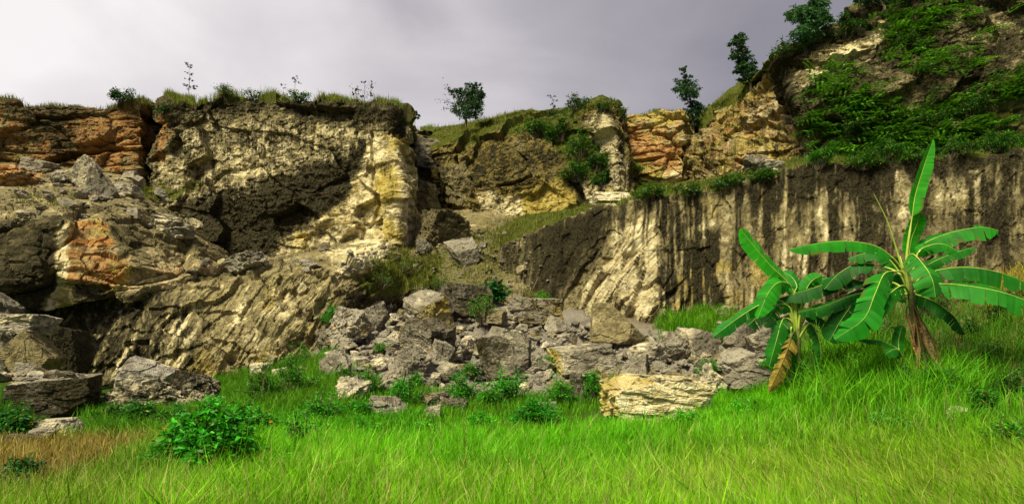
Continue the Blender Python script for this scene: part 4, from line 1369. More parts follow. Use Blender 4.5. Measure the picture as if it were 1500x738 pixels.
YG, OG, DG = (.15, .20, .018), (.12, .13, .02), (.04, .13, .008)
ledge_grass('grass fringe along the rim of the left cliffs', [
    ([(240, 120), (340, 120), (400, 130), (560, 140), (592, 160), (560, 168), (480, 156), (380, 146), (240, 160)], 9000, .2, .62, YG),
    ([(-20, 140), (230, 140), (212, 160), (-20, 162)], 3600, .12, .38, OG),
    ([(205, 262), (292, 258), (292, 284), (205, 292)], 2600, .12, .35, YG),
    ([(15, 268), (110, 285), (110, 306), (20, 300)], 900, .1, .3, OG),
    ([(580, 175), (740, 175), (740, 190), (590, 196)], 1500, .15, .45, YG),
    ([(222, 150), (250, 150), (240, 180), (222, 180)], 500, .15, .4, OG)], 11)
ledge_grass('grass on the ramp of the centre cliff and the ledges right of it', [
    ([(620, 215), (690, 178), (780, 160), (790, 185), (700, 205), (640, 225)], 6500, .12, .38, (.17, .20, .02)),
    ([(780, 175), (850, 150), (905, 145), (905, 170), (800, 200)], 3000, .12, .36, DG),
    ([(905, 160), (1010, 160), (1010, 178), (905, 185)], 1400, .12, .35, OG),
    ([(1005, 190), (1060, 140), (1140, 100), (1240, 60), (1240, 90), (1130, 130), (1070, 165), (1020, 195)], 6000, .15, .5, (.13, .16, .02)),
    ([(915, 240), (950, 240), (985, 290), (940, 296)], 3000, .15, .45, (.08, .15, .012)),
    ([(700, 330), (800, 305), (880, 290), (950, 278), (1060, 260), (1170, 230), (1175, 246), (1050, 284), (950, 294), (860, 312), (790, 336), (715, 368)], 9000, .10, .34, (.12, .15, .02)),
    ([(1160, 238), (1320, 222), (1520, 200), (1520, 222), (1320, 240), (1170, 252)], 3000, .12, .4, DG)], 12)
ledge_grass('rank grass on the mossy gully slope and at the wall foot', [
    ([(515, 392), (570, 370), (640, 350), (660, 420), (620, 436), (540, 430)], 8000, .15, .5, (.10, .13, .012)),
    ([(600, 360), (760, 330), (800, 400), (720, 440), (640, 430)], 3500, .1, .35, OG),
    ([(690, 420), (770, 420), (840, 470), (700, 478)], 2500, .15, .45, (.09, .13, .012)),
    ([(700, 335), (770, 330), (720, 420), (660, 420)], 800, .2, .6, OG)], 13)


def ground_grass(label, spec, seed):
    g = np.random.default_rng(seed); a = Acc()
    for poly, n, h0, h1, col, wd in spec:
        q = np.array(poly, float)
        Bs = []
        while len(Bs) < n:
            x = g.uniform(q[:, 0].min(), q[:, 0].max()); y = g.uniform(q[:, 1].min(), q[:, 1].max())
            if poly_sd(np.array([x]), np.array([y]), poly)[0] < 0: continue
            b = ray_ground(x, y)
            k = 14
            X = b[0] + g.normal(0, .16, k); Y = b[1] + g.normal(0, .16, k)
            Bs.extend(np.stack([X, Y, gz(X, Y)], -1))
        B = np.array(Bs[:n])
        h = g.uniform(h0, h1, n)
        lean = np.stack([g.normal(0, .4, n), g.normal(-.1, .3, n), 0 * h], -1)
        T = np.array(col)[None] * np.exp(g.normal(0, .3, (n, 1))) * np.exp(g.normal(0, .12, (n, 3)))
        blades(a, B, h, wd * g.uniform(.6, 1.4, n), lean, np.clip(T, 0, .6), g)
    tag(a.build('grass', GRASS), label, 'grass', None, 'stuff')


ground_grass('taller grass among the boulders, on the bank and at the wall foot', [
    ([(380, 555), (480, 520), (500, 580), (520, 610), (400, 612), (340, 600)], 9000, .25, .6, (0.088, 0.240, 0.008), .016),
    ([(330, 600), (480, 606), (640, 612), (640, 628), (330, 640)], 7000, .15, .35, (0.080, 0.304, 0.008), .014),
    ([(480, 540), (560, 560), (700, 585), (860, 584), (900, 604), (640, 622), (500, 612)], 6000, .12, .36, (0.096, 0.272, 0.008), .014),
    ([(960, 470), (1080, 455), (1080, 482), (1000, 500), (970, 494)], 3500, .3, .7, (0.096, 0.272, 0.008), .022),
    ([(860, 560), (1000, 560), (1010, 585), (900, 590)], 2600, .15, .4, (0.384, 0.304, 0.050), .014),
    ([(1440, 410), (1520, 370), (1600, 380), (1600, 450), (1460, 460)], 2600, .25, .55, (0.320, 0.288, 0.040), .013),
    ([(1000, 592), (1150, 560), (1170, 600), (1010, 628)], 3000, .2, .4, (0.128, 0.448, 0.006), .012),
    ([(1190, 470), (1380, 440), (1400, 540), (1260, 540), (1190, 520)], 2800, .25, .6, (.06, .18, .01), .014),
    ([(130, 596), (320, 592), (430, 580), (440, 610), (330, 640), (140, 642)], 8000, .15, .4, (0.080, 0.240, 0.008), .013),
    ([(300, 552), (430, 540), (440, 570), (310, 590)], 4500, .2, .5, (0.080, 0.224, 0.008), .016),
    ([(-60, 570), (60, 580), (60, 610), (-60, 610)], 1800, .2, .5, (0.048, 0.160, 0.008), .014),
    ([(1380, 450), (1600, 440), (1600, 590), (1420, 590)], 3600, .25, .6, (0.072, 0.208, 0.008), .013),
    ([(1160, 540), (1220, 505), (1330, 525), (1420, 560), (1420, 610), (1180, 610)], 5200, .4, .85, (0.112, 0.352, 0.008), .016)], 21)

# ------------------------------------------------------------------ rim trees and shrubs
RIM = 'trees and shrubs on the cliff rim'
tree(682, 182, [(690, 138, 15, 12), (676, 150, 17, 14), (698, 152, 13, 14), (688, 166, 18, 11), (704, 140, 8, 10), (668, 134, 10, 8), (694, 128, 10, 6)],
     'dense dark bushy tree with thin bare twigs on its left, on the cliff rim', col=(0.030, 0.084, 0.035), n=5200, leaf=.17, trunk=.10, group=RIM,
     bare=[[(676, 158), (660, 150), (647, 146)], [(674, 150), (660, 136), (652, 126)], [(676, 162), (660, 160), (648, 158)]])
tree(1016, 186, [(1000, 104, 7, 5), (1006, 116, 14, 7), (1000, 128, 12, 6), (1014, 130, 12, 6), (1006, 142, 16, 7), (1014, 154, 13, 6), (1022, 160, 12, 6), (1012, 168, 15, 7), (1018, 178, 13, 6)],
     'tall narrow tree with layered crown standing in the notch of the rim', col=(0.035, 0.101, 0.043), n=5200, leaf=.18, trunk=.09, path=[(1016, 188), (1012, 150), (1001, 100)], group=RIM, Y=47)
tree(1098, 126, [(1084, 56, 9, 7), (1078, 66, 12, 5), (1090, 72, 14, 7), (1080, 84, 12, 5), (1094, 88, 14, 7), (1088, 100, 15, 7), (1102, 104, 14, 7), (1098, 114, 16, 7)],
     'open crowned tree leaning left above the slanting yellow face', col=(0.035, 0.095, 0.038), n=4800, leaf=.17, trunk=.08, path=[(1100, 128), (1094, 96), (1084, 52)], group=RIM)
tree(1180, 72, [(1190, 8, 20, 8), (1172, 16, 16, 7), (1200, 20, 20, 8), (1166, 30, 18, 7), (1188, 32, 20, 9), (1206, 34, 14, 6), (1180, 46, 20, 8), (1176, 58, 22, 9)],
     'broad spreading tree at the left brow of the high cliff', col=(0.041, 0.135, 0.041), n=6000, leaf=.16, trunk=.10, path=[(1180, 76), (1182, 40), (1190, 6)], group=RIM)
tree(1290, 12, [(1262, 2, 18, 7), (1250, -6, 12, 6), (1280, -10, 22, 12), (1300, -4, 16, 10), (1320, -16, 20, 10)],
     'tree cut off by the top of the picture on the high cliff', col=(.025, .08, .028), n=2800, leaf=.15, trunk=.08, path=[(1296, 12), (1286, -2), (1280, -18)], group=RIM)
tree(277, 134, [(279, 97, 7, 5), (276, 108, 6, 3), (279, 117, 6, 3), (273, 125, 7, 5), (281, 127, 6, 5)], 'thin sapling with separate leaf tufts on the left cliff rim',
     name='sapling', cat='sapling', col=(.02, .075, .02), n=420, leaf=.15, trunk=.03, group=RIM)
tree(432, 138, [(433, 114, 6, 3), (431, 119, 5, 3), (438, 122, 5, 2), (416, 126, 5, 3)], 'small spindly sapling near the middle of the left cliff rim', name='sapling', cat='sapling',
     col=(.02, .06, .02), n=190, leaf=.13, trunk=.02, group=RIM)
tree(534, 148, [(545, 124, 4, 5), (524, 130, 6, 4), (519, 136, 5, 4), (534, 122, 4, 3), (542, 140, 5, 4), (528, 140, 5, 4)], 'twiggy sapling with scattered leaves near the right end of the left cliff', name='sapling', cat='sapling',
     col=(.02, .05, .02), n=260, leaf=.12, trunk=.022, group=RIM, bare=[[(534, 148), (526, 138), (518, 128)], [(534, 148), (541, 136), (546, 120)]])
tree(608, 184, [(606, 163, 5, 4), (610, 170, 5, 4)], 'round leaved seedling just right of the left cliff', name='sapling', cat='sapling', col=(.025, .085, .03), n=90, leaf=.22, trunk=.02, group=RIM, narrow=.8)
tree(810, 172, [(808, 143, 6, 2), (812, 150, 5, 4), (809, 160, 8, 6), (806, 168, 8, 5)], 'slim sapling rising from the shrubs on the centre cliff', name='sapling', cat='sapling', col=(.03, .09, .015), n=320, leaf=.14, trunk=.022, group=RIM)
RS = 'low shrubs along the cliff rim'
bush(128, 152, 26, 24, 'small dark round shrub on the orange outcrop', col=(.018, .04, .014), n=600, leaf=.12, group=RS)
bush(176, 156, 50, 26, 'low spreading dark green shrub at the right end of the orange outcrop', col=(.02, .07, .014), n=900, leaf=.14, group=RS)
bush(236, 166, 24, 20, 'small leafy shrub in the gap left of the dark cliff', col=(.03, .10, .014), n=300, leaf=.14, group=RS)
bush(916, 176, 22, 24, 'small round bright shrub on the orange notch', col=(.035, .11, .015), n=420, leaf=.13, group=RS)
bush(440, 146, 46, 14, 'low leafy green mat shrub at the middle of the left cliff rim', col=(.03, .14, .012), n=700, leaf=.12, group=RS)
bush(372, 142, 50, 12, 'low green weed patch left of the mat shrub on the left cliff rim', col=(.035, .12, .012), n=500, leaf=.10, group=RS)
bush(330, 140, 34, 16, 'grassy tuft like shrub right of the tufted sapling', col=(.06, .13, .015), n=500, leaf=.14, narrow=.2, group=RS)
bush(842, 160, 60, 22, 'drooping green shrub on the brow of the pillar', col=(.035, .11, .012), n=1200, leaf=.12, group=RS)
bush(884, 162, 34, 20, 'overhanging shrub at the very top of the pillar', col=(.035, .09, .015), n=700, leaf=.12, group=RS)
bush(1150, 82, 60, 22, 'low bright shrub under the broad spreading tree', col=(.035, .10, .012), n=1000, leaf=.12, group=RS)
bush(1235, 52, 70, 34, 'leafy shrub on the brow between the two upper right trees', col=(.03, .10, .012), n=1500, leaf=.12, group=RS)
bush(1320, 14, 80, 40, 'large leafy shrub on the brow near the top of the picture', col=(.028, .09, .012), n=1700, leaf=.12, group=RS)
CS = 'shrubs spilling down the centre cliff'
for (x, y, w, h, lb, cc) in [
    (790, 196, 60, 26, 'light green shrub at the top of the leafy spill', (.045, .14, .012)), (822, 205, 64, 34, 'broad leafy shrub in the upper spill beside the grassy ramp', (.035, .125, .01)),
    (846, 232, 74, 40, 'bright ferny shrub in the middle of the leafy spill', (.04, .15, .01)), (872, 252, 54, 34, 'dark green shrub at the right edge of the leafy spill', (.025, .10, .008)),
    (850, 262, 60, 34, 'shrub at the lower tip of the leafy spill', (.03, .12, .008)), (882, 272, 44, 26, 'small shrub hanging below the leafy spill', (.03, .11, .01))]:
    bush(x, y, w, h, lb, col=cc, n=1300, leaf=.15, group=CS)
for (x, y, w, h, lb, cc) in [
    (932, 262, 30, 30, 'narrow shrub in the green gully beside the pillar', (.045, .12, .012)), (950, 290, 46, 26, 'low shrub at the foot of the green gully', (.045, .13, .012)),
    (1070, 274, 70, 22, 'spreading shrub on the ledge below the yellow face', (.03, .12, .01)), (1118, 264, 50, 18, 'small ferny shrub near the pale flat stone on the ledge', (.03, .13, .01)),
    (1010, 288, 60, 16, 'low weed on the ledge under the orange notch', (.05, .12, .012))]:
    bush(x, y, w, h, lb, col=cc, n=800, leaf=.13, group='shrubs on the ledge below the yellow face')


# plants hanging over the high cliff: sprays nobody could count, and the shrubs that stand out
def creeper():
    g = np.random.default_rng(5)
    p = PATCH[[k for k in PATCH if 'high dark' in k][0]]
    px, py, V = p['px'].ravel(), p['py'].ravel(), p['V'].reshape(-1, 3)
    w = np.zeros(px.shape)
    for poly, s in [([(1340, 10), (1520, 10), (1520, 80), (1380, 90)], .45), ([(1175, 130), (1250, 130), (1330, 150), (1520, 110), (1520, 235), (1180, 250)], 1.0), ([(1290, 30), (1370, 30), (1380, 110), (1300, 120)], .8),
                    ([(1190, 110), (1300, 90), (1300, 150), (1190, 150)], .45), ([(1400, 60), (1520, 70), (1520, 130), (1400, 130)], .4)]:
        w = np.maximum(w, s * area(px, py, poly, 8))
    w *= sstep(fbm(V * np.array([.6, .6, 1.5]), .8, 4, 9), -.25, .30) + .03
    w *= (V[:, 0] < 26)
    k = 1900
    i = g.choice(len(px), k, p=w / w.sum())
    a = Acc(); st = Acc()
    C, D, NN, T = [], [], [], []
    for b in V[i]:
        L = g.uniform(.5, 1.25)
        d = unit(np.array([g.normal(.35, .6), -g.uniform(.35, .9), g.normal(.15, .22)]))
        m = 26
        t = np.repeat(np.linspace(.15, 1, m // 2), 2)
        ctr = b + d * (t * L)[:, None] + np.array([0, 0, -1.]) * (t ** 2 * L * .28)[:, None]
        sd = unit(np.cross(d, np.array([0, 0, 1.])))
        sg = np.where(np.arange(m) % 2, 1, -1)[:, None]
        dd = sd * sg + d * .7 + g.normal(0, .25, (m, 3))
        C.append(ctr + sd * sg * .10); D.append(dd); NN.append(np.array([0, 0, 1.]) + g.normal(0, .35, (m, 3)))
        T.append(tints((.07, .20, .014), m, .2, .1, g) * np.exp(g.normal(0, .35)))
    C = np.concatenate(C); m = len(C)
    L = g.uniform(.09, .19, m)
    leaves(a, C, np.concatenate(D), np.concatenate(NN), L, L * .42, np.concatenate(T))
    tag(a.build('undergrowth', LEAF), 'dark green sprays of creeper hanging in layers over the high right cliff', 'creeper', None, 'stuff')


HC = 'bright shrubs along the foot of the high cliff'
#creeper after cliffs are named
creeper()
for (x, y, w, h, lb, cc) in [
    (1205, 244, 60, 40, 'ferny bright shrub at the left corner of the high cliff foot', (.035, .15, .014)), (1262, 246, 60, 26, 'low shrub between the ferny bright one and the tall banana leaf', (.03, .11, .01)),
    (1292, 232, 60, 34, 'leafy shrub on the ledge just left of the upright banana leaf', (.032, .13, .012)), (1330, 236, 50, 24, 'small shrub right behind the upright banana leaf', (.03, .12, .01)),
    (1390, 226, 80, 30, 'long spreading shrub on the ledge right of the upright banana leaf', (.028, .10, .009)), (1452, 222, 80, 34, 'ferny shrub near the right edge of the ledge', (.03, .12, .01)),
    (1420, 170, 90, 36, 'dense dark shrub halfway up the high cliff', (.022, .085, .008)), (1350, 190, 80, 30, 'dark layered shrub in the middle of the high cliff', (.022, .085, .008)),
    (1240, 200, 80, 34, 'dark shrub on the left half of the high cliff', (.022, .075, .008)), (1320, 76, 60, 40, 'hanging shrub under the brow of the high cliff', (.024, .085, .008)),
    (1480, 130, 90, 30, 'pale green shrub at the right edge of the high cliff', (.04, .11, .012))]:
    bush(x, y, w, h, lb, col=(cc[0] * 1.35, cc[1] * 1.35, cc[2]), n=1900, leaf=.105, group=HC, narrow=.4, lean=.25)

# ------------------------------------------------------------------ weeds and bushes of the meadow
WG = 'leafy weeds along the front of the rubble heap'
bush(312, 694, 178, 112, 'big leafy bright green bush in the meadow before the chiselled face', name='bush', cat='bush', col=(.04, .30, .010), n=8500, leaf=.075, stems=90, group=None, narrow=.7)
bush(250, 700, 80, 60, 'smaller leafy bush joined to the left side of the big bush', name='bush', cat='bush', col=(.035, .22, .008), n=1700, leaf=.085, stems=30, narrow=.7)
bush(372, 640, 80, 44, 'leafy weed bush behind the right side of the big bush', name='bush', cat='bush', col=(.045, .25, .008), n=1500, leaf=.09, stems=30, narrow=.7)
bush(436, 668, 64, 64, 'thin stemmed leafy weeds right of the big bush', name='weed', cat='weed', col=(.04, .21, .008), n=700, leaf=.07, stems=26, narrow=.6)
bush(28, 640, 76, 48, 'ferny green bush before the flat topped block at the far left', name='bush', cat='bush', col=(.024, .15, .012), n=2200, leaf=.09, stems=40)
bush(36, 706, 70, 34, 'dark low leafy plant in the dry grass at the left edge', name='weed', cat='weed', col=(.02, .10, .01), n=1100, leaf=.06, stems=36)
bush(14, 728, 60, 34, 'dark low leafy plant in the lower left corner', name='weed', cat='weed', col=(.024, .10, .01), n=900, leaf=.06, stems=30)
bush(206, 626, 60, 42, 'leafy weed in the gap left of the ribbed boulder', name='weed', cat='weed', col=(.022, .13, .01), n=1200, leaf=.09, stems=30)
bush(258, 632, 70, 32, 'low weed under the dark craggy boulder', name='weed', cat='weed', col=(.022, .15, .01), n=1100, leaf=.09, stems=28)
bush(160, 622, 50, 26, 'low weed at the right end of the flat topped block', name='weed', cat='weed', col=(.02, .11, .01), n=700, leaf=.09, stems=22)
bush(786, 626, 84, 46, 'round feathery bright bush in front of the heap', name='bush', cat='bush', col=(.035, .30, .01), n=3800, leaf=.075, stems=60, narrow=.35)
for (x, y, w, h, lb, cc) in [
    (594, 600, 56, 36, 'feathery weed right of the low wedge boulder', (.03, .20, .01)), (676, 592, 46, 32, 'feathery weed below the flat faced block on its left', (.03, .20, .01)),
    (744, 590, 62, 38, 'wide feathery weed in front of the flat faced block', (.03, .22, .012)), (716, 596, 36, 22, 'small weed between two feathery ones before the flat faced block', (.035, .19, .01)),
    (820, 596, 44, 30, 'weed left of the stump like stone', (.035, .19, .01)), (868, 590, 40, 36, 'weed right of the stump like stone', (.03, .18, .01)),
    (902, 584, 34, 24, 'small weed behind the left end of the yellow white boulder', (.04, .17, .01)), (1036, 560, 36, 24, 'weed among the rocks left of the gnarled pale rock', (.035, .17, .01)),
    (528, 618, 50, 24, 'weed at the foot of the pitted standing stone', (.035, .19, .01)), (470, 622, 60, 34, 'leafy weed beside the low pale stone', (.035, .19, .01)),
    (540, 582, 40, 34, 'grassy weed between the squat boulder and the cracked tan rock', (.04, .17, .01)), (430, 590, 70, 50, 'tall leafy weed left of the squat grey boulder', (.03, .15, .008)),
    (386, 600, 60, 44, 'tall leafy weed at the foot of the chiselled face', (.03, .13, .008)), (440, 540, 40, 26, 'pale green weed by the cream shards', (.04, .16, .01)),
    (488, 476, 36, 24, 'bright weed at the corner of the chiselled face', (.02, .19, .014)), (708, 476, 46, 36, 'grassy weed under the shrub at the top of the heap', (.045, .15, .012)),
    (797, 440, 34, 12, 'green tuft growing on the flat topped tan slab', (.06, .22, .012)), (1130, 560, 40, 30, 'weed under the yellow hanging banana leaf', (.035, .20, .01))]:
    w, h = w * 1.25, h * 1.5
    bush(x, y, w, h, lb, name='weed', cat='weed', col=(cc[0] * 1.6, cc[1] * 1.6, cc[2]), n=1400, leaf=.085, stems=34, group=WG, narrow=.34)
for (x, y, w, h, lb, cc) in [
    (560, 520, 26, 22, 'small weed between rocks left of the dark angular block', (.05, .26, .01)), (606, 568, 36, 26, 'weed in front of the smooth rounded boulder', (.05, .28, .01)),
    (690, 560, 24, 22, 'small weed left of the flat faced block', (.05, .26, .01)), (800, 540, 24, 18, 'little weed between rocks right of the flat faced block', (.05, .26, .01)),
    (930, 576, 50, 26, 'dry green weed behind the middle of the yellow white boulder', (.10, .22, .02)), (1000, 500, 34, 20, 'weed where the rubble meets the wall foot', (.05, .24, .01)),
    (1060, 505, 26, 20, 'small weed left of the tall dark grey boulder', (.05, .24, .01)), (500, 566, 40, 34, 'grassy weed right of the squat grey boulder', (.06, .24, .01)),
    (640, 420, 40, 22, 'mossy tuft above the top grey boulder', (.07, .18, .015)), (560, 420, 60, 30, 'rank green tuft on the mossy slope', (.07, .17, .012)), (590, 398, 50, 28, 'yellow green tuft high on the mossy slope', (.11, .20, .015))]:
    bush(x, y, w, h, lb, name='weed', cat='weed', col=cc, n=600, leaf=.085, stems=24, group=WG, narrow=.32)
bush(725, 448, 46, 38, 'dark broad leaved shrub at the top right of the heap', col=(.012, .10, .018), n=700, leaf=.22, stems=18, narrow=.6)
BW = 'weeds on the dark right bank'
for (x, y, w, h, lb, cc) in [
    (1296, 512, 80, 62, 'feathery bush behind the thin sucker, left of the tall banana stem', (.03, .14, .008)), (1262, 520, 50, 40, 'grassy weed below the big drooping banana leaf', (.05, .18, .008)),
    (1410, 560, 50, 40, 'leafy weed right of the dry banana leaves', (.035, .15, .01)), (1450, 530, 44, 30, 'star leaved weed on the bank', (.03, .13, .01)),
    (1490, 590, 70, 50, 'dark leafy weed at the right edge of the bank', (.022, .11, .012)), (1462, 480, 60, 40, 'thin weed high on the bank', (.035, .10, .01)),
    (1420, 500, 40, 44, 'slender weed on the bank right of the tall banana stem', (.04, .14, .01)), (1496, 450, 60, 46, 'thin dry weed at the top of the bank', (.11, .13, .02))]:
    bush(x, y, w, h, lb, name='weed', cat='weed', col=cc, n=620, leaf=.075, stems=26, group=BW, narrow=.4)
for (x, y, w, h, lb, cc) in [
    (1374, 592, 84, 70, 'leafy weed at the foot of the tall banana stem', (.035, .22, .01)), (1240, 568, 70, 54, 'tall grassy weed in front of the gap between the banana plants', (.06, .26, .01)),
    (1186, 574, 74, 62, 'leafy weed at the base of the shorter banana plant', (.035, .22, .01)), (1322, 584, 70, 56, 'dark leafy weed below the banana sucker', (.03, .17, .01)),
    (1440, 612, 60, 40, 'leafy weed near the small cream stone on the right', (.03, .19, .01)), (1366, 474, 90, 60, 'shaded shrub on the bank behind the tall banana plant', (.03, .12, .01)),
    (1240, 498, 80, 36, 'shaded shrub behind the gap between the banana plants', (.03, .13, .01)), (1420, 440, 70, 40, 'bushy weed on the bank below the right banana leaves', (.05, .15, .012))]:
    bush(x, y, w, h, lb, name='weed', cat='weed', col=cc, n=1000, leaf=.08, stems=34, group=BW, narrow=.36)
MW = 'broad leaved weeds scattered in the meadow'
for (x, y, w, h, lb, cc) in [
    (470, 650, 60, 34, 'leafy weed in the meadow right of the thin stemmed weeds', (.05, .26, .01)), (540, 640, 70, 26, 'low leafy weed in the meadow below the wedge boulder', (.045, .26, .01)),
    (620, 640, 50, 20, 'low weed in the meadow under the ochre rimmed rock', (.05, .28, .01)), (700, 628, 60, 26, 'low weed left of the feathery bright bush', (.04, .26, .01)),
    (890, 634, 70, 22, 'dark weed in grass before the left end of the yellow white boulder', (.03, .2, .01)), (1010, 628, 60, 30, 'weed at the right end of the yellow white boulder', (.035, .24, .01)),
    (1090, 610, 70, 30, 'weed in grass below the wide tan brown boulder', (.04, .26, .01)), (220, 700, 40, 40, 'sprawling weed at the edge of the dry track', (.035, .2, .01)),
    (420, 700, 70, 40, 'sprawling leafy weed in the grass right of the white stone', (.07, .28, .012)), (1290, 640, 90, 40, 'dark weed patch in the grass below the bananas', (.035, .2, .01)),
    (1480, 660, 90, 50, 'leafy weed at the right edge of the meadow', (.04, .2, .01))]:
    bush(x, y, w, h, lb, name='weed', cat='weed', col=(cc[0] * 1.7, cc[1] * 1.5, cc[2]), n=800, leaf=.07, stems=30, group=MW, narrow=.42)
# dead stalk
sk = Acc(); b0 = P(682, 722, 7.4)
tube(sk, spline([P(682, 740, 7.4) - b0, P(681, 670, 7.4) - b0, P(679, 612, 7.4) - b0], 10), np.linspace(.006, .002, 10), 4, (.18, .10, .04))
for k in range(16):
    z = .2 + .045 * k
    tube(sk, np.array([[0, 0, z], [rng.normal(0, .02), rng.normal(0, .02), z + .03]]), [.003, .002], 3, (.2, .12, .05))
tag(sk.build('dead_stalk', DRYLEAF, None, b0), 'single thin brown dead stalk rising from the near grass', 'stalk')
# bare twigs
tw = Acc(); b0 = hit(770, 445)
for k in range(22):
    e = np.array([rng.uniform(-1.2, .9), rng.uniform(-.3, .3), rng.uniform(.4, 1.7)])
    tube(tw, spline([[0, 0, -.1], e * .5 + rng.normal(0, .12, 3), e], 6), np.linspace(.014, .004, 6), 3, (.3, .24, .17))
tag(tw.build('bare_shrub', DRYLEAF, None, b0), 'leafless pale twiggy shrub between the heap and the streaked wall', 'shrub')


# ------------------------------------------------------------------ banana plants
def blade_mesh(acc, c, W, up, droop=(-.2, -.2), curl=.25, tear=.5, col=(.02, .16, .014), seed=0, crumple=0., base=.10, tip=.2, jag=.05):
    g = np.random.default_rng(seed)
    n = len(c)
    T = unit(np.gradient(c, axis=0))
    up = np.broadcast_to(np.asarray(up, float), c.shape)
    s = unit(np.cross(T, up)); nn = np.cross(s, T)
    t = np.linspace(0, 1, n)
    w = W * np.clip(t / base, 0, 1) ** .55 * np.clip((1 - t) / tip, 0.0, 1) ** .6
    w = np.maximum(w, W * .03)
    fr = np.array([0, .3, .62, 1.0])
    for side, dr in ((1, droop[0]), (-1, droop[1])):
        i = 0
        while i < n - 1:
            m = int(g.integers(2, 7)) if g.random() < tear else int(g.integers(6, 14))
            j = min(i + m, n - 1)
            da = g.normal(0, .16) * tear + crumple * g.normal(0, .5)
            wl = w[i:j + 1] * g.uniform(1 - jag * 2, 1 + jag)
            k = j - i + 1
            a = dr + da
            rows = []
            for f in fr:
                cc = c[i:j + 1].copy()
                if f > 0 and k > 1:
                    mid = cc.mean(0)
                    cc = cc + (mid - cc) * (.04 + .16 * tear * g.random()) * f ** 2
                off = side * s[i:j + 1] * (wl * f * math.cos(a))[:, None] + nn[i:j + 1] * (wl * f * math.sin(a) - curl * wl * f * f)[:, None]
                off = off + T[i:j + 1] * (wl * f * .22)[:, None]
                if crumple: off = off + g.normal(0, crumple * .10, off.shape) * W * f
                rows.append(cc + off)
            V = np.stack(rows, 1)                       # k,4,3
            idx = np.arange(k * 4).reshape(k, 4)
            Q = np.stack([idx[:-1, :-1], idx[1:, :-1], idx[1:, 1:], idx[:-1, 1:]], -1).reshape(-1, 4)
            tn = np.repeat(np.array(col)[None] * np.exp(g.normal(0, .13, (k, 1))) * math.exp(g.normal(0, .07)), 4, 0).reshape(k, 4, 3)
            tn[:, 3] *= 1.12
            if g.random() < .12: tn[:, 3] = np.array([.11, .12, .015])
            if crumple: tn = tn * np.exp(g.normal(0, .3, (k, 4, 1)))
            acc.add(V.reshape(-1, 3), Q, np.clip(tn, 0, .7).reshape(-1, 3))
            i = j


def banana_leaf(root, b, Y, pts, Wpx, up, petiole, col=(.018, .165, .016), droop=(-.25, -.25), curl=.22, tear=.45, seed=0, rib=.013, label=None, mat=None, dry=False, tip=.2, crumple=0.):
    s = Y / F
    loc = lambda q: P(q[0], q[1], Y) * np.array([1, 1, 1]) + np.array([0, (q[2] if len(q) > 2 else 0), 0]) - b
    c = spline([loc(q) for q in pts], 46)
    full = spline([loc(q) for q in list(petiole) + list(pts)], 40)
    a = Acc(); blade_mesh(a, c, Wpx * s * (1 if dry else .88), up, droop, curl, min(1, tear + .22), col, seed, crumple=crumple, tip=tip)
    o = a.build('dry_leaf' if dry else 'leaf', mat or BANANA, root, smooth=not dry)
    if label: o['label'] = label
    r = Acc(); tube(r, full, np.linspace(rib * 1.6, rib * .12, 40) * np.where(np.linspace(0, 1, 40) > .35, .62, 1), 6)
    r.build('midrib', DRYLEAF if dry else RIB, o, smooth=True) if not dry else None
    if dry:
        r = Acc(); tube(r, full, np.linspace(rib * 1.5, rib * .3, 40), 5, (.2, .13, .06)); r.build('midrib', DRYLEAF, o)
    return o


def stem(root, pts, r0, r1, sides=12):
    st = Acc(); p = spline(pts, 16)
    tube(st, p, np.linspace(r0, r1, 16) * (1 + .05 * rng.normal(0, 1, 16)), sides)
    return st.build('pseudostem', STEM, root, smooth=True)


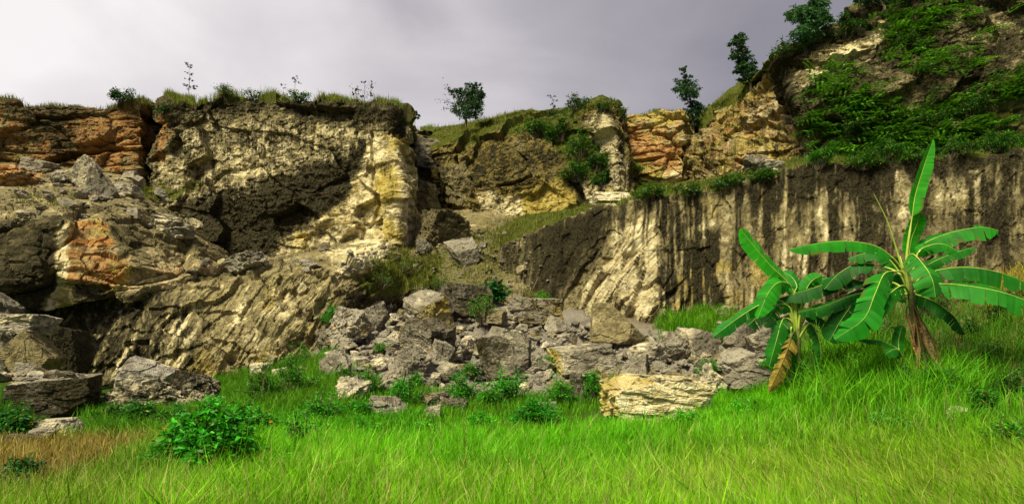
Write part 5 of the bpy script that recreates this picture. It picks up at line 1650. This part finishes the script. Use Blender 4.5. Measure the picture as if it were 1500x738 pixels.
# tall plant
YB = 12.0
b = P(1357, 562, YB); b[2] = gz(b[0], b[1])
root = empty('banana_plant', b); tag(root, 'tall banana plant on the bank with broad glossy leaves and brown leaf skirt', 'banana plant', 'banana plants')
stem(root, [P(1360, 575, YB) - b, P(1350, 520, YB) - b, P(1340, 470, YB) - b, P(1334, 425, YB) - b, P(1330, 395, YB) - b], .09, .05)
cr = (1332, 430, 0)
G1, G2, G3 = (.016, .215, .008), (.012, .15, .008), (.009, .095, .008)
LV = [  # points, width px, up hint, petiole, colour, droop, curl, tear
    ([(1336, 318, 0), (1341, 285, .0), (1351, 245, -.05), (1362, 206, -.1)], 14, (-.5, -.8, .1), [cr, (1328, 380, 0)], (.028, .31, .008), (-.05, 1.15), .1, .08),
    ([(1336, 380, .1), (1342, 350, .15), (1347, 330, .1), (1348, 312, 0)], 17, (.2, -.95, .2), [cr], (.022, .27, .008), (.1, .1), .1, .1),
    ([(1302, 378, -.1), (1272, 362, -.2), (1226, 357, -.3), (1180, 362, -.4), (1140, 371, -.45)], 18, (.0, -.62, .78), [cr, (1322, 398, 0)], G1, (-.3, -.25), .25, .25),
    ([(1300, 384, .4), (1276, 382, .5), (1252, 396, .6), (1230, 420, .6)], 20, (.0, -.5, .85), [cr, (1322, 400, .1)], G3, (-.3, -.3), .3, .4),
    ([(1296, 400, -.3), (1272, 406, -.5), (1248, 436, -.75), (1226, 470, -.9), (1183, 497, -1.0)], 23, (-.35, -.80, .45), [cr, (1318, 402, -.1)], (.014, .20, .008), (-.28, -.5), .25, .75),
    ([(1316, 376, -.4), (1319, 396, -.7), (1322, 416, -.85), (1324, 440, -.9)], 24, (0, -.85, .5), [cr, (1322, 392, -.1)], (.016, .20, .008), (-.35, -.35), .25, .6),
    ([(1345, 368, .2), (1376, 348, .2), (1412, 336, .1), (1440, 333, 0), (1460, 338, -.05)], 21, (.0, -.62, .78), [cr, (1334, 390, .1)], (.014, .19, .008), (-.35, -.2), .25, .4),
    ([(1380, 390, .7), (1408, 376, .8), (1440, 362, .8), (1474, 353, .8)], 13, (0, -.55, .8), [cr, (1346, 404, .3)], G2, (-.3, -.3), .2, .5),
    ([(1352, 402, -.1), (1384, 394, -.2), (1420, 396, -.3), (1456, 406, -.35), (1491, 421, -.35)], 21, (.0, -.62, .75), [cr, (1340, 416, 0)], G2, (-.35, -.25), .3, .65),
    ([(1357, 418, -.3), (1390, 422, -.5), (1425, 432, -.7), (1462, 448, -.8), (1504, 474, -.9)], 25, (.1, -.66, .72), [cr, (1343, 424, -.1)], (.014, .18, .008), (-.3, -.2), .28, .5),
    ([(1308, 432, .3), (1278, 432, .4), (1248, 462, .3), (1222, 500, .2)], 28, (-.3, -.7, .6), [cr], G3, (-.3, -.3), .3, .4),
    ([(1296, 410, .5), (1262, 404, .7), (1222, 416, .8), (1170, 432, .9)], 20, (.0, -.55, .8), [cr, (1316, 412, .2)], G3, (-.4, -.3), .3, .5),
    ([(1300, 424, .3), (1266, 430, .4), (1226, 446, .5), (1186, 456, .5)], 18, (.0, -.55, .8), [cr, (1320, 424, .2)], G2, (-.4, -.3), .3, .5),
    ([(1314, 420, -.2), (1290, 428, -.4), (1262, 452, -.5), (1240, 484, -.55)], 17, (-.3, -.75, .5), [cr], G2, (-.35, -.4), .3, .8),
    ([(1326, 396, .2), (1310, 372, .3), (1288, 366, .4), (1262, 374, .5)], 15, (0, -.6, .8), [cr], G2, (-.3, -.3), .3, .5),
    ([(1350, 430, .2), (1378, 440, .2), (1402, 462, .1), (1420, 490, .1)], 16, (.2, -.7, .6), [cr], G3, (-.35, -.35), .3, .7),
    ([(1338, 376, -.1), (1352, 362, -.15), (1372, 360, -.2), (1392, 370, -.2)], 14, (.1, -.7, .6), [cr], G1, (-.3, -.3), .3, .5),
    ([(1342, 372, .5), (1352, 384, .7), (1362, 410, .8), (1366, 440, .8)], 22, (.3, -.7, .5), [cr], G3, (-.3, -.3), .3, .3),
]
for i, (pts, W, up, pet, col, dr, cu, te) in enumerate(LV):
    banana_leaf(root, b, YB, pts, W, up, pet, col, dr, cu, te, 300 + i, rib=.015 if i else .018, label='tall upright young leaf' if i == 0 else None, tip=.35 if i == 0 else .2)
sp = Acc(); tube(sp, spline([P(1332, 430, YB) - b, P(1316, 375, YB) - b, P(1300, 325, YB - .1) - b, P(1280, 284, YB - .2) - b], 14), np.linspace(.022, .006, 14), 6)
sp.build('furled_leaf', RIB, root, smooth=True)
for i, (pts, W) in enumerate([([(1333, 470, -.12), (1334, 500, -.16), (1340, 530, -.2), (1344, 560, -.2)], 6), ([(1346, 468, -.1), (1358, 500, -.2), (1370, 540, -.3), (1382, 584, -.3)], 7),
                              ([(1342, 476, -.2), (1350, 510, -.28), (1356, 545, -.3), (1360, 574, -.3)], 7), ([(1330, 455, 0), (1328, 480, -.15), (1330, 505, -.2), (1338, 530, -.15)], 5),
                              ([(1352, 470, .1), (1364, 500, .1), (1374, 540, 0), (1396, 580, -.1)], 6), ([(1344, 462, -.1), (1347, 490, -.2), (1354, 512, -.25), (1362, 528, -.2)], 8),
                              ([(1338, 500, -.2), (1330, 530, -.3), (1324, 556, -.3), (1318, 584, -.3)], 5), ([(1350, 520, -.2), (1372, 556, -.3), (1394, 588, -.4), (1410, 600, -.45)], 5)]):
    banana_leaf(root, b, YB, [(q[0] + rng.normal(0, 3), q[1] + rng.normal(0, 2), q[2]) for q in pts], W * .55, (rng.normal(0, .6), -.9, .3), [(1336, 440, 0)], [(.24, .14, .06), (.15, .085, .035), (.32, .21, .10), (.17, .095, .04), (.10, .06, .028), (.36, .25, .13), (.24, .16, .08), (.28, .18, .08)][i], (-.5, -.5), .5, .95, 340 + i, rib=.012, dry=True, mat=DRYLEAF, crumple=.7)

# low plant
YC = 13.0
b = P(1164, 548, YC); b[2] = gz(b[0], b[1])
root = empty('banana_plant', b); tag(root, 'shorter banana plant beside the rubble with one yellow dying leaf', 'banana plant', 'banana plants')
stem(root, [P(1164, 560, YC) - b, P(1165, 530, YC) - b, P(1167, 500, YC) - b, P(1168, 478, YC) - b], .12, .06)
cr = (1167, 500, 0)
LW = [
    ([(1150, 414, -.1), (1124, 392, -.2), (1098, 366, -.3), (1075, 339, -.35)], 20, (.35, -.85, .4), [cr, (1160, 440, 0)], (.028, .30, .008), (-.15, -.1), .12, .08),
    ([(1152, 420, -.2), (1130, 416, -.4), (1112, 430, -.5), (1094, 468, -.55)], 18, (-.3, -.85, .4), [cr, (1162, 446, -.1)], (.018, .23, .008), (-.3, -.3), .2, .25),
    ([(1122, 440, -.3), (1092, 452, -.5), (1062, 470, -.6), (1028, 494, -.7)], 13, (0, -.75, .6), [cr, (1150, 450, -.1)], (.02, .20, .02), (-.3, -.7), .2, .45),
    ([(1160, 436, -.1), (1164, 420, -.1), (1160, 406, 0), (1150, 396, .1)], 20, (.3, -.85, .3), [cr], (.018, .20, .02), (-.2, -.2), .2, .2),
    ([(1173, 438, .1), (1192, 420, .2), (1212, 408, .3), (1236, 402, .3)], 17, (0, -.6, .75), [cr, (1168, 460, 0)], G2, (-.3, -.3), .3, .4),
    ([(1184, 450, -.1), (1202, 444, -.2), (1222, 440, -.3), (1246, 444, -.3)], 13, (0, -.6, .75), [cr, (1174, 468, 0)], G2, (-.3, -.3), .3, .4),
    ([(1144, 466, -.2), (1132, 474, -.4), (1122, 500, -.5), (1112, 536, -.5)], 15, (-.4, -.8, .3), [cr, (1158, 474, -.1)], G2, (-.4, -.4), .3, .5),
    ([(1180, 474, -.2), (1186, 488, -.3), (1190, 508, -.35), (1190, 536, -.35)], 11, (.3, -.85, .3), [cr], (.02, .17, .015), (-.4, -.4), .3, .4),
    ([(1152, 476, .3), (1140, 462, .4), (1126, 462, .5), (1108, 476, .5)], 18, (-.2, -.7, .6), [cr], G3, (-.3, -.3), .3, .5),
    ([(1150, 480, -.3), (1146, 494, -.4), (1144, 516, -.45), (1146, 540, -.45)], 13, (0, -.9, .3), [cr], G2, (-.4, -.4), .3, .4),
    ([(1156, 456, -.1), (1142, 446, -.2), (1128, 450, -.3), (1116, 466, -.35)], 14, (-.2, -.8, .5), [cr], G1, (-.35, -.35), .3, .6),
    ([(1182, 466, .1), (1198, 462, .1), (1214, 472, .1), (1226, 492, .1)], 14, (.2, -.7, .6), [cr], G2, (-.35, -.35), .3, .7),
    ([(1170, 450, -.1), (1176, 428, -.1), (1186, 412, -.1), (1200, 404, -.1)], 13, (.3, -.8, .4), [cr], G1, (-.3, -.3), .2, .4),
    ([(1176, 452, .3), (1180, 430, .4), (1190, 424, .5), (1206, 428, .5)], 15, (0, -.7, .6), [cr], G3, (-.3, -.3), .3, .4),
]
for i, (pts, W, up, pet, col, dr, cu, te) in enumerate(LW):
    banana_leaf(root, b, YC, pts, W, up, pet, col, dr, cu, te, 400 + i, rib=.017)
banana_leaf(root, b, YC, [(1143, 494, -.5), (1134, 510, -.65), (1122, 536, -.7), (1106, 570, -.7)], 11, (-.5, -.8, .2), [cr, (1158, 486, -.2)], (.23, .17, .035), (-.4, -.6), .5, .95, 440, rib=.014, label='yellow and brown dying leaf', dry=True, mat=DRYLEAF, crumple=.35)
# sucker
YD = 11.8
b = P(1322, 545, YD); b[2] = gz(b[0], b[1])
root = empty('banana_sucker', b); tag(root, 'knee high banana sucker left of the tall banana stem', 'banana sucker')
stem(root, [P(1324, 556, YD) - b, P(1322, 540, YD) - b, P(1320, 524, YD) - b], .035, .02, 8)
cr = (1321, 532, 0)
for i, (pts, W, up) in enumerate([([(1312, 514, -.1), (1294, 504, -.2), (1270, 498, -.3), (1240, 497, -.35)], 8, (0, -.6, .8)), ([(1312, 522, -.2), (1302, 512, -.3), (1288, 512, -.4), (1276, 518, -.45)], 11, (0, -.7, .7)),
                                  ([(1322, 515, .1), (1326, 500, .2), (1328, 488, .2), (1332, 476, .2)], 10, (-.3, -.9, .1))]):
    banana_leaf(root, b, YD, pts, W, up, [cr], G2, (-.3, -.3), .25, .2, 460 + i, rib=.008)

# ------------------------------------------------------------------ sky, sun, camera
def world():
    w = bpy.data.worlds.new('World'); S.world = w; w.use_nodes = True
    t = w.node_tree; t.nodes.clear()
    out = t.nodes.new('ShaderNodeOutputWorld')
    sky = t.nodes.new('ShaderNodeTexSky'); sky.sky_type = 'NISHITA'; sky.sun_disc = False
    sky.sun_elevation = R(SUN_EL); sky.sun_rotation = R(SUN_ROT); sky.dust_density = 3
    b1 = t.nodes.new('ShaderNodeBackground'); b1.inputs[1].default_value = .06
    t.links.new(sky.outputs[0], b1.inputs[0])
    tc = t.nodes.new('ShaderNodeTexCoord')
    vm = t.nodes.new('ShaderNodeVectorMath'); vm.operation = 'MULTIPLY'; vm.inputs[1].default_value = (1, 1, 2.0)
    t.links.new(tc.outputs['Generated'], vm.inputs[0])
    nz = t.nodes.new('ShaderNodeTexNoise'); nz.inputs['Scale'].default_value = 2.6; nz.inputs['Detail'].default_value = 7; nz.inputs['Distortion'].default_value = .35
    nz.inputs['Roughness'].default_value = .5
    t.links.new(vm.outputs[0], nz.inputs['Vector'])
    dt = t.nodes.new('ShaderNodeVectorMath'); dt.operation = 'DOT_PRODUCT'
    dv = np.array([-.72, .66, .22]); dv /= np.linalg.norm(dv)
    dt.inputs[1].default_value = dv
    t.links.new(tc.outputs['Generated'], dt.inputs[0])
    mr = t.nodes.new('ShaderNodeMapRange'); mr.inputs['From Min'].default_value = .45; mr.inputs['From Max'].default_value = 1.0
    t.links.new(dt.outputs['Value'], mr.inputs['Value'])
    ad = t.nodes.new('ShaderNodeMath'); ad.operation = 'MULTIPLY_ADD'; ad.inputs[1].default_value = 1.0; 
    sb = t.nodes.new('ShaderNodeMath'); sb.operation = 'SUBTRACT'; sb.inputs[1].default_value = .5
    t.links.new(nz.outputs['Fac'], sb.inputs[0])
    t.links.new(sb.outputs[0], ad.inputs[0]); t.links.new(mr.outputs[0], ad.inputs[2])
    cr = t.nodes.new('ShaderNodeValToRGB')
    e = cr.color_ramp.elements
    e[0].position = 0.0; e[0].color = (.285, .26, .285, 1)
    e[1].position = 1.0; e[1].color = (1.0, .94, .92, 1)
    x = cr.color_ramp.elements.new(.45); x.color = (.48, .44, .462, 1)
    t.links.new(ad.outputs[0], cr.inputs[0])
    b2 = t.nodes.new('ShaderNodeBackground'); b2.inputs[1].default_value = CLOUD
    t.links.new(cr.outputs[0], b2.inputs[0])
    mx = t.nodes.new('ShaderNodeMixShader'); mx.inputs[0].default_value = .93
    t.links.new(b1.outputs[0], mx.inputs[1]); t.links.new(b2.outputs[0], mx.inputs[2])
    t.links.new(mx.outputs[0], out.inputs[0])


SUN_EL, SUN_AZ = 52.0, 215.0       # azimuth clockwise from +Y: light from behind the camera, to its left
SUN_ROT = SUN_AZ
EXPO = 2.2
CLOUD = .98 / 2 ** EXPO
world()
sl = bpy.data.lights.new('sun', 'SUN'); sl.energy = 1.5; sl.angle = R(18); sl.color = (1.0, .93, .62)
so = bpy.data.objects.new('sun', sl); COL.objects.link(so)
from mathutils import Vector
dirv = Vector((math.sin(R(SUN_AZ)) * math.cos(R(SUN_EL)), math.cos(R(SUN_AZ)) * math.cos(R(SUN_EL)), math.sin(R(SUN_EL))))
so.rotation_euler = dirv.to_track_quat('Z', 'Y').to_euler()
so.location = dirv * 60

cam = bpy.data.cameras.new('camera'); co = bpy.data.objects.new('camera', cam); COL.objects.link(co)
co.location = (0, 0, H); co.rotation_euler = (R(90), 0, 0)
cam.sensor_width = 36; cam.lens = 36 * F / 1500; cam.shift_y = (HZ - 369) / 1500
cam.clip_end = 3000; cam.clip_start = .05
S.camera = co
S.view_settings.view_transform = 'Standard'
S.view_settings.look = 'None'
S.view_settings.exposure = EXPO
S.view_settings.gamma = 1
S.cycles.use_denoising = True
S.cycles.max_bounces = 6
S.cycles.diffuse_bounces = 3
S.cycles.transparent_max_bounces = 4
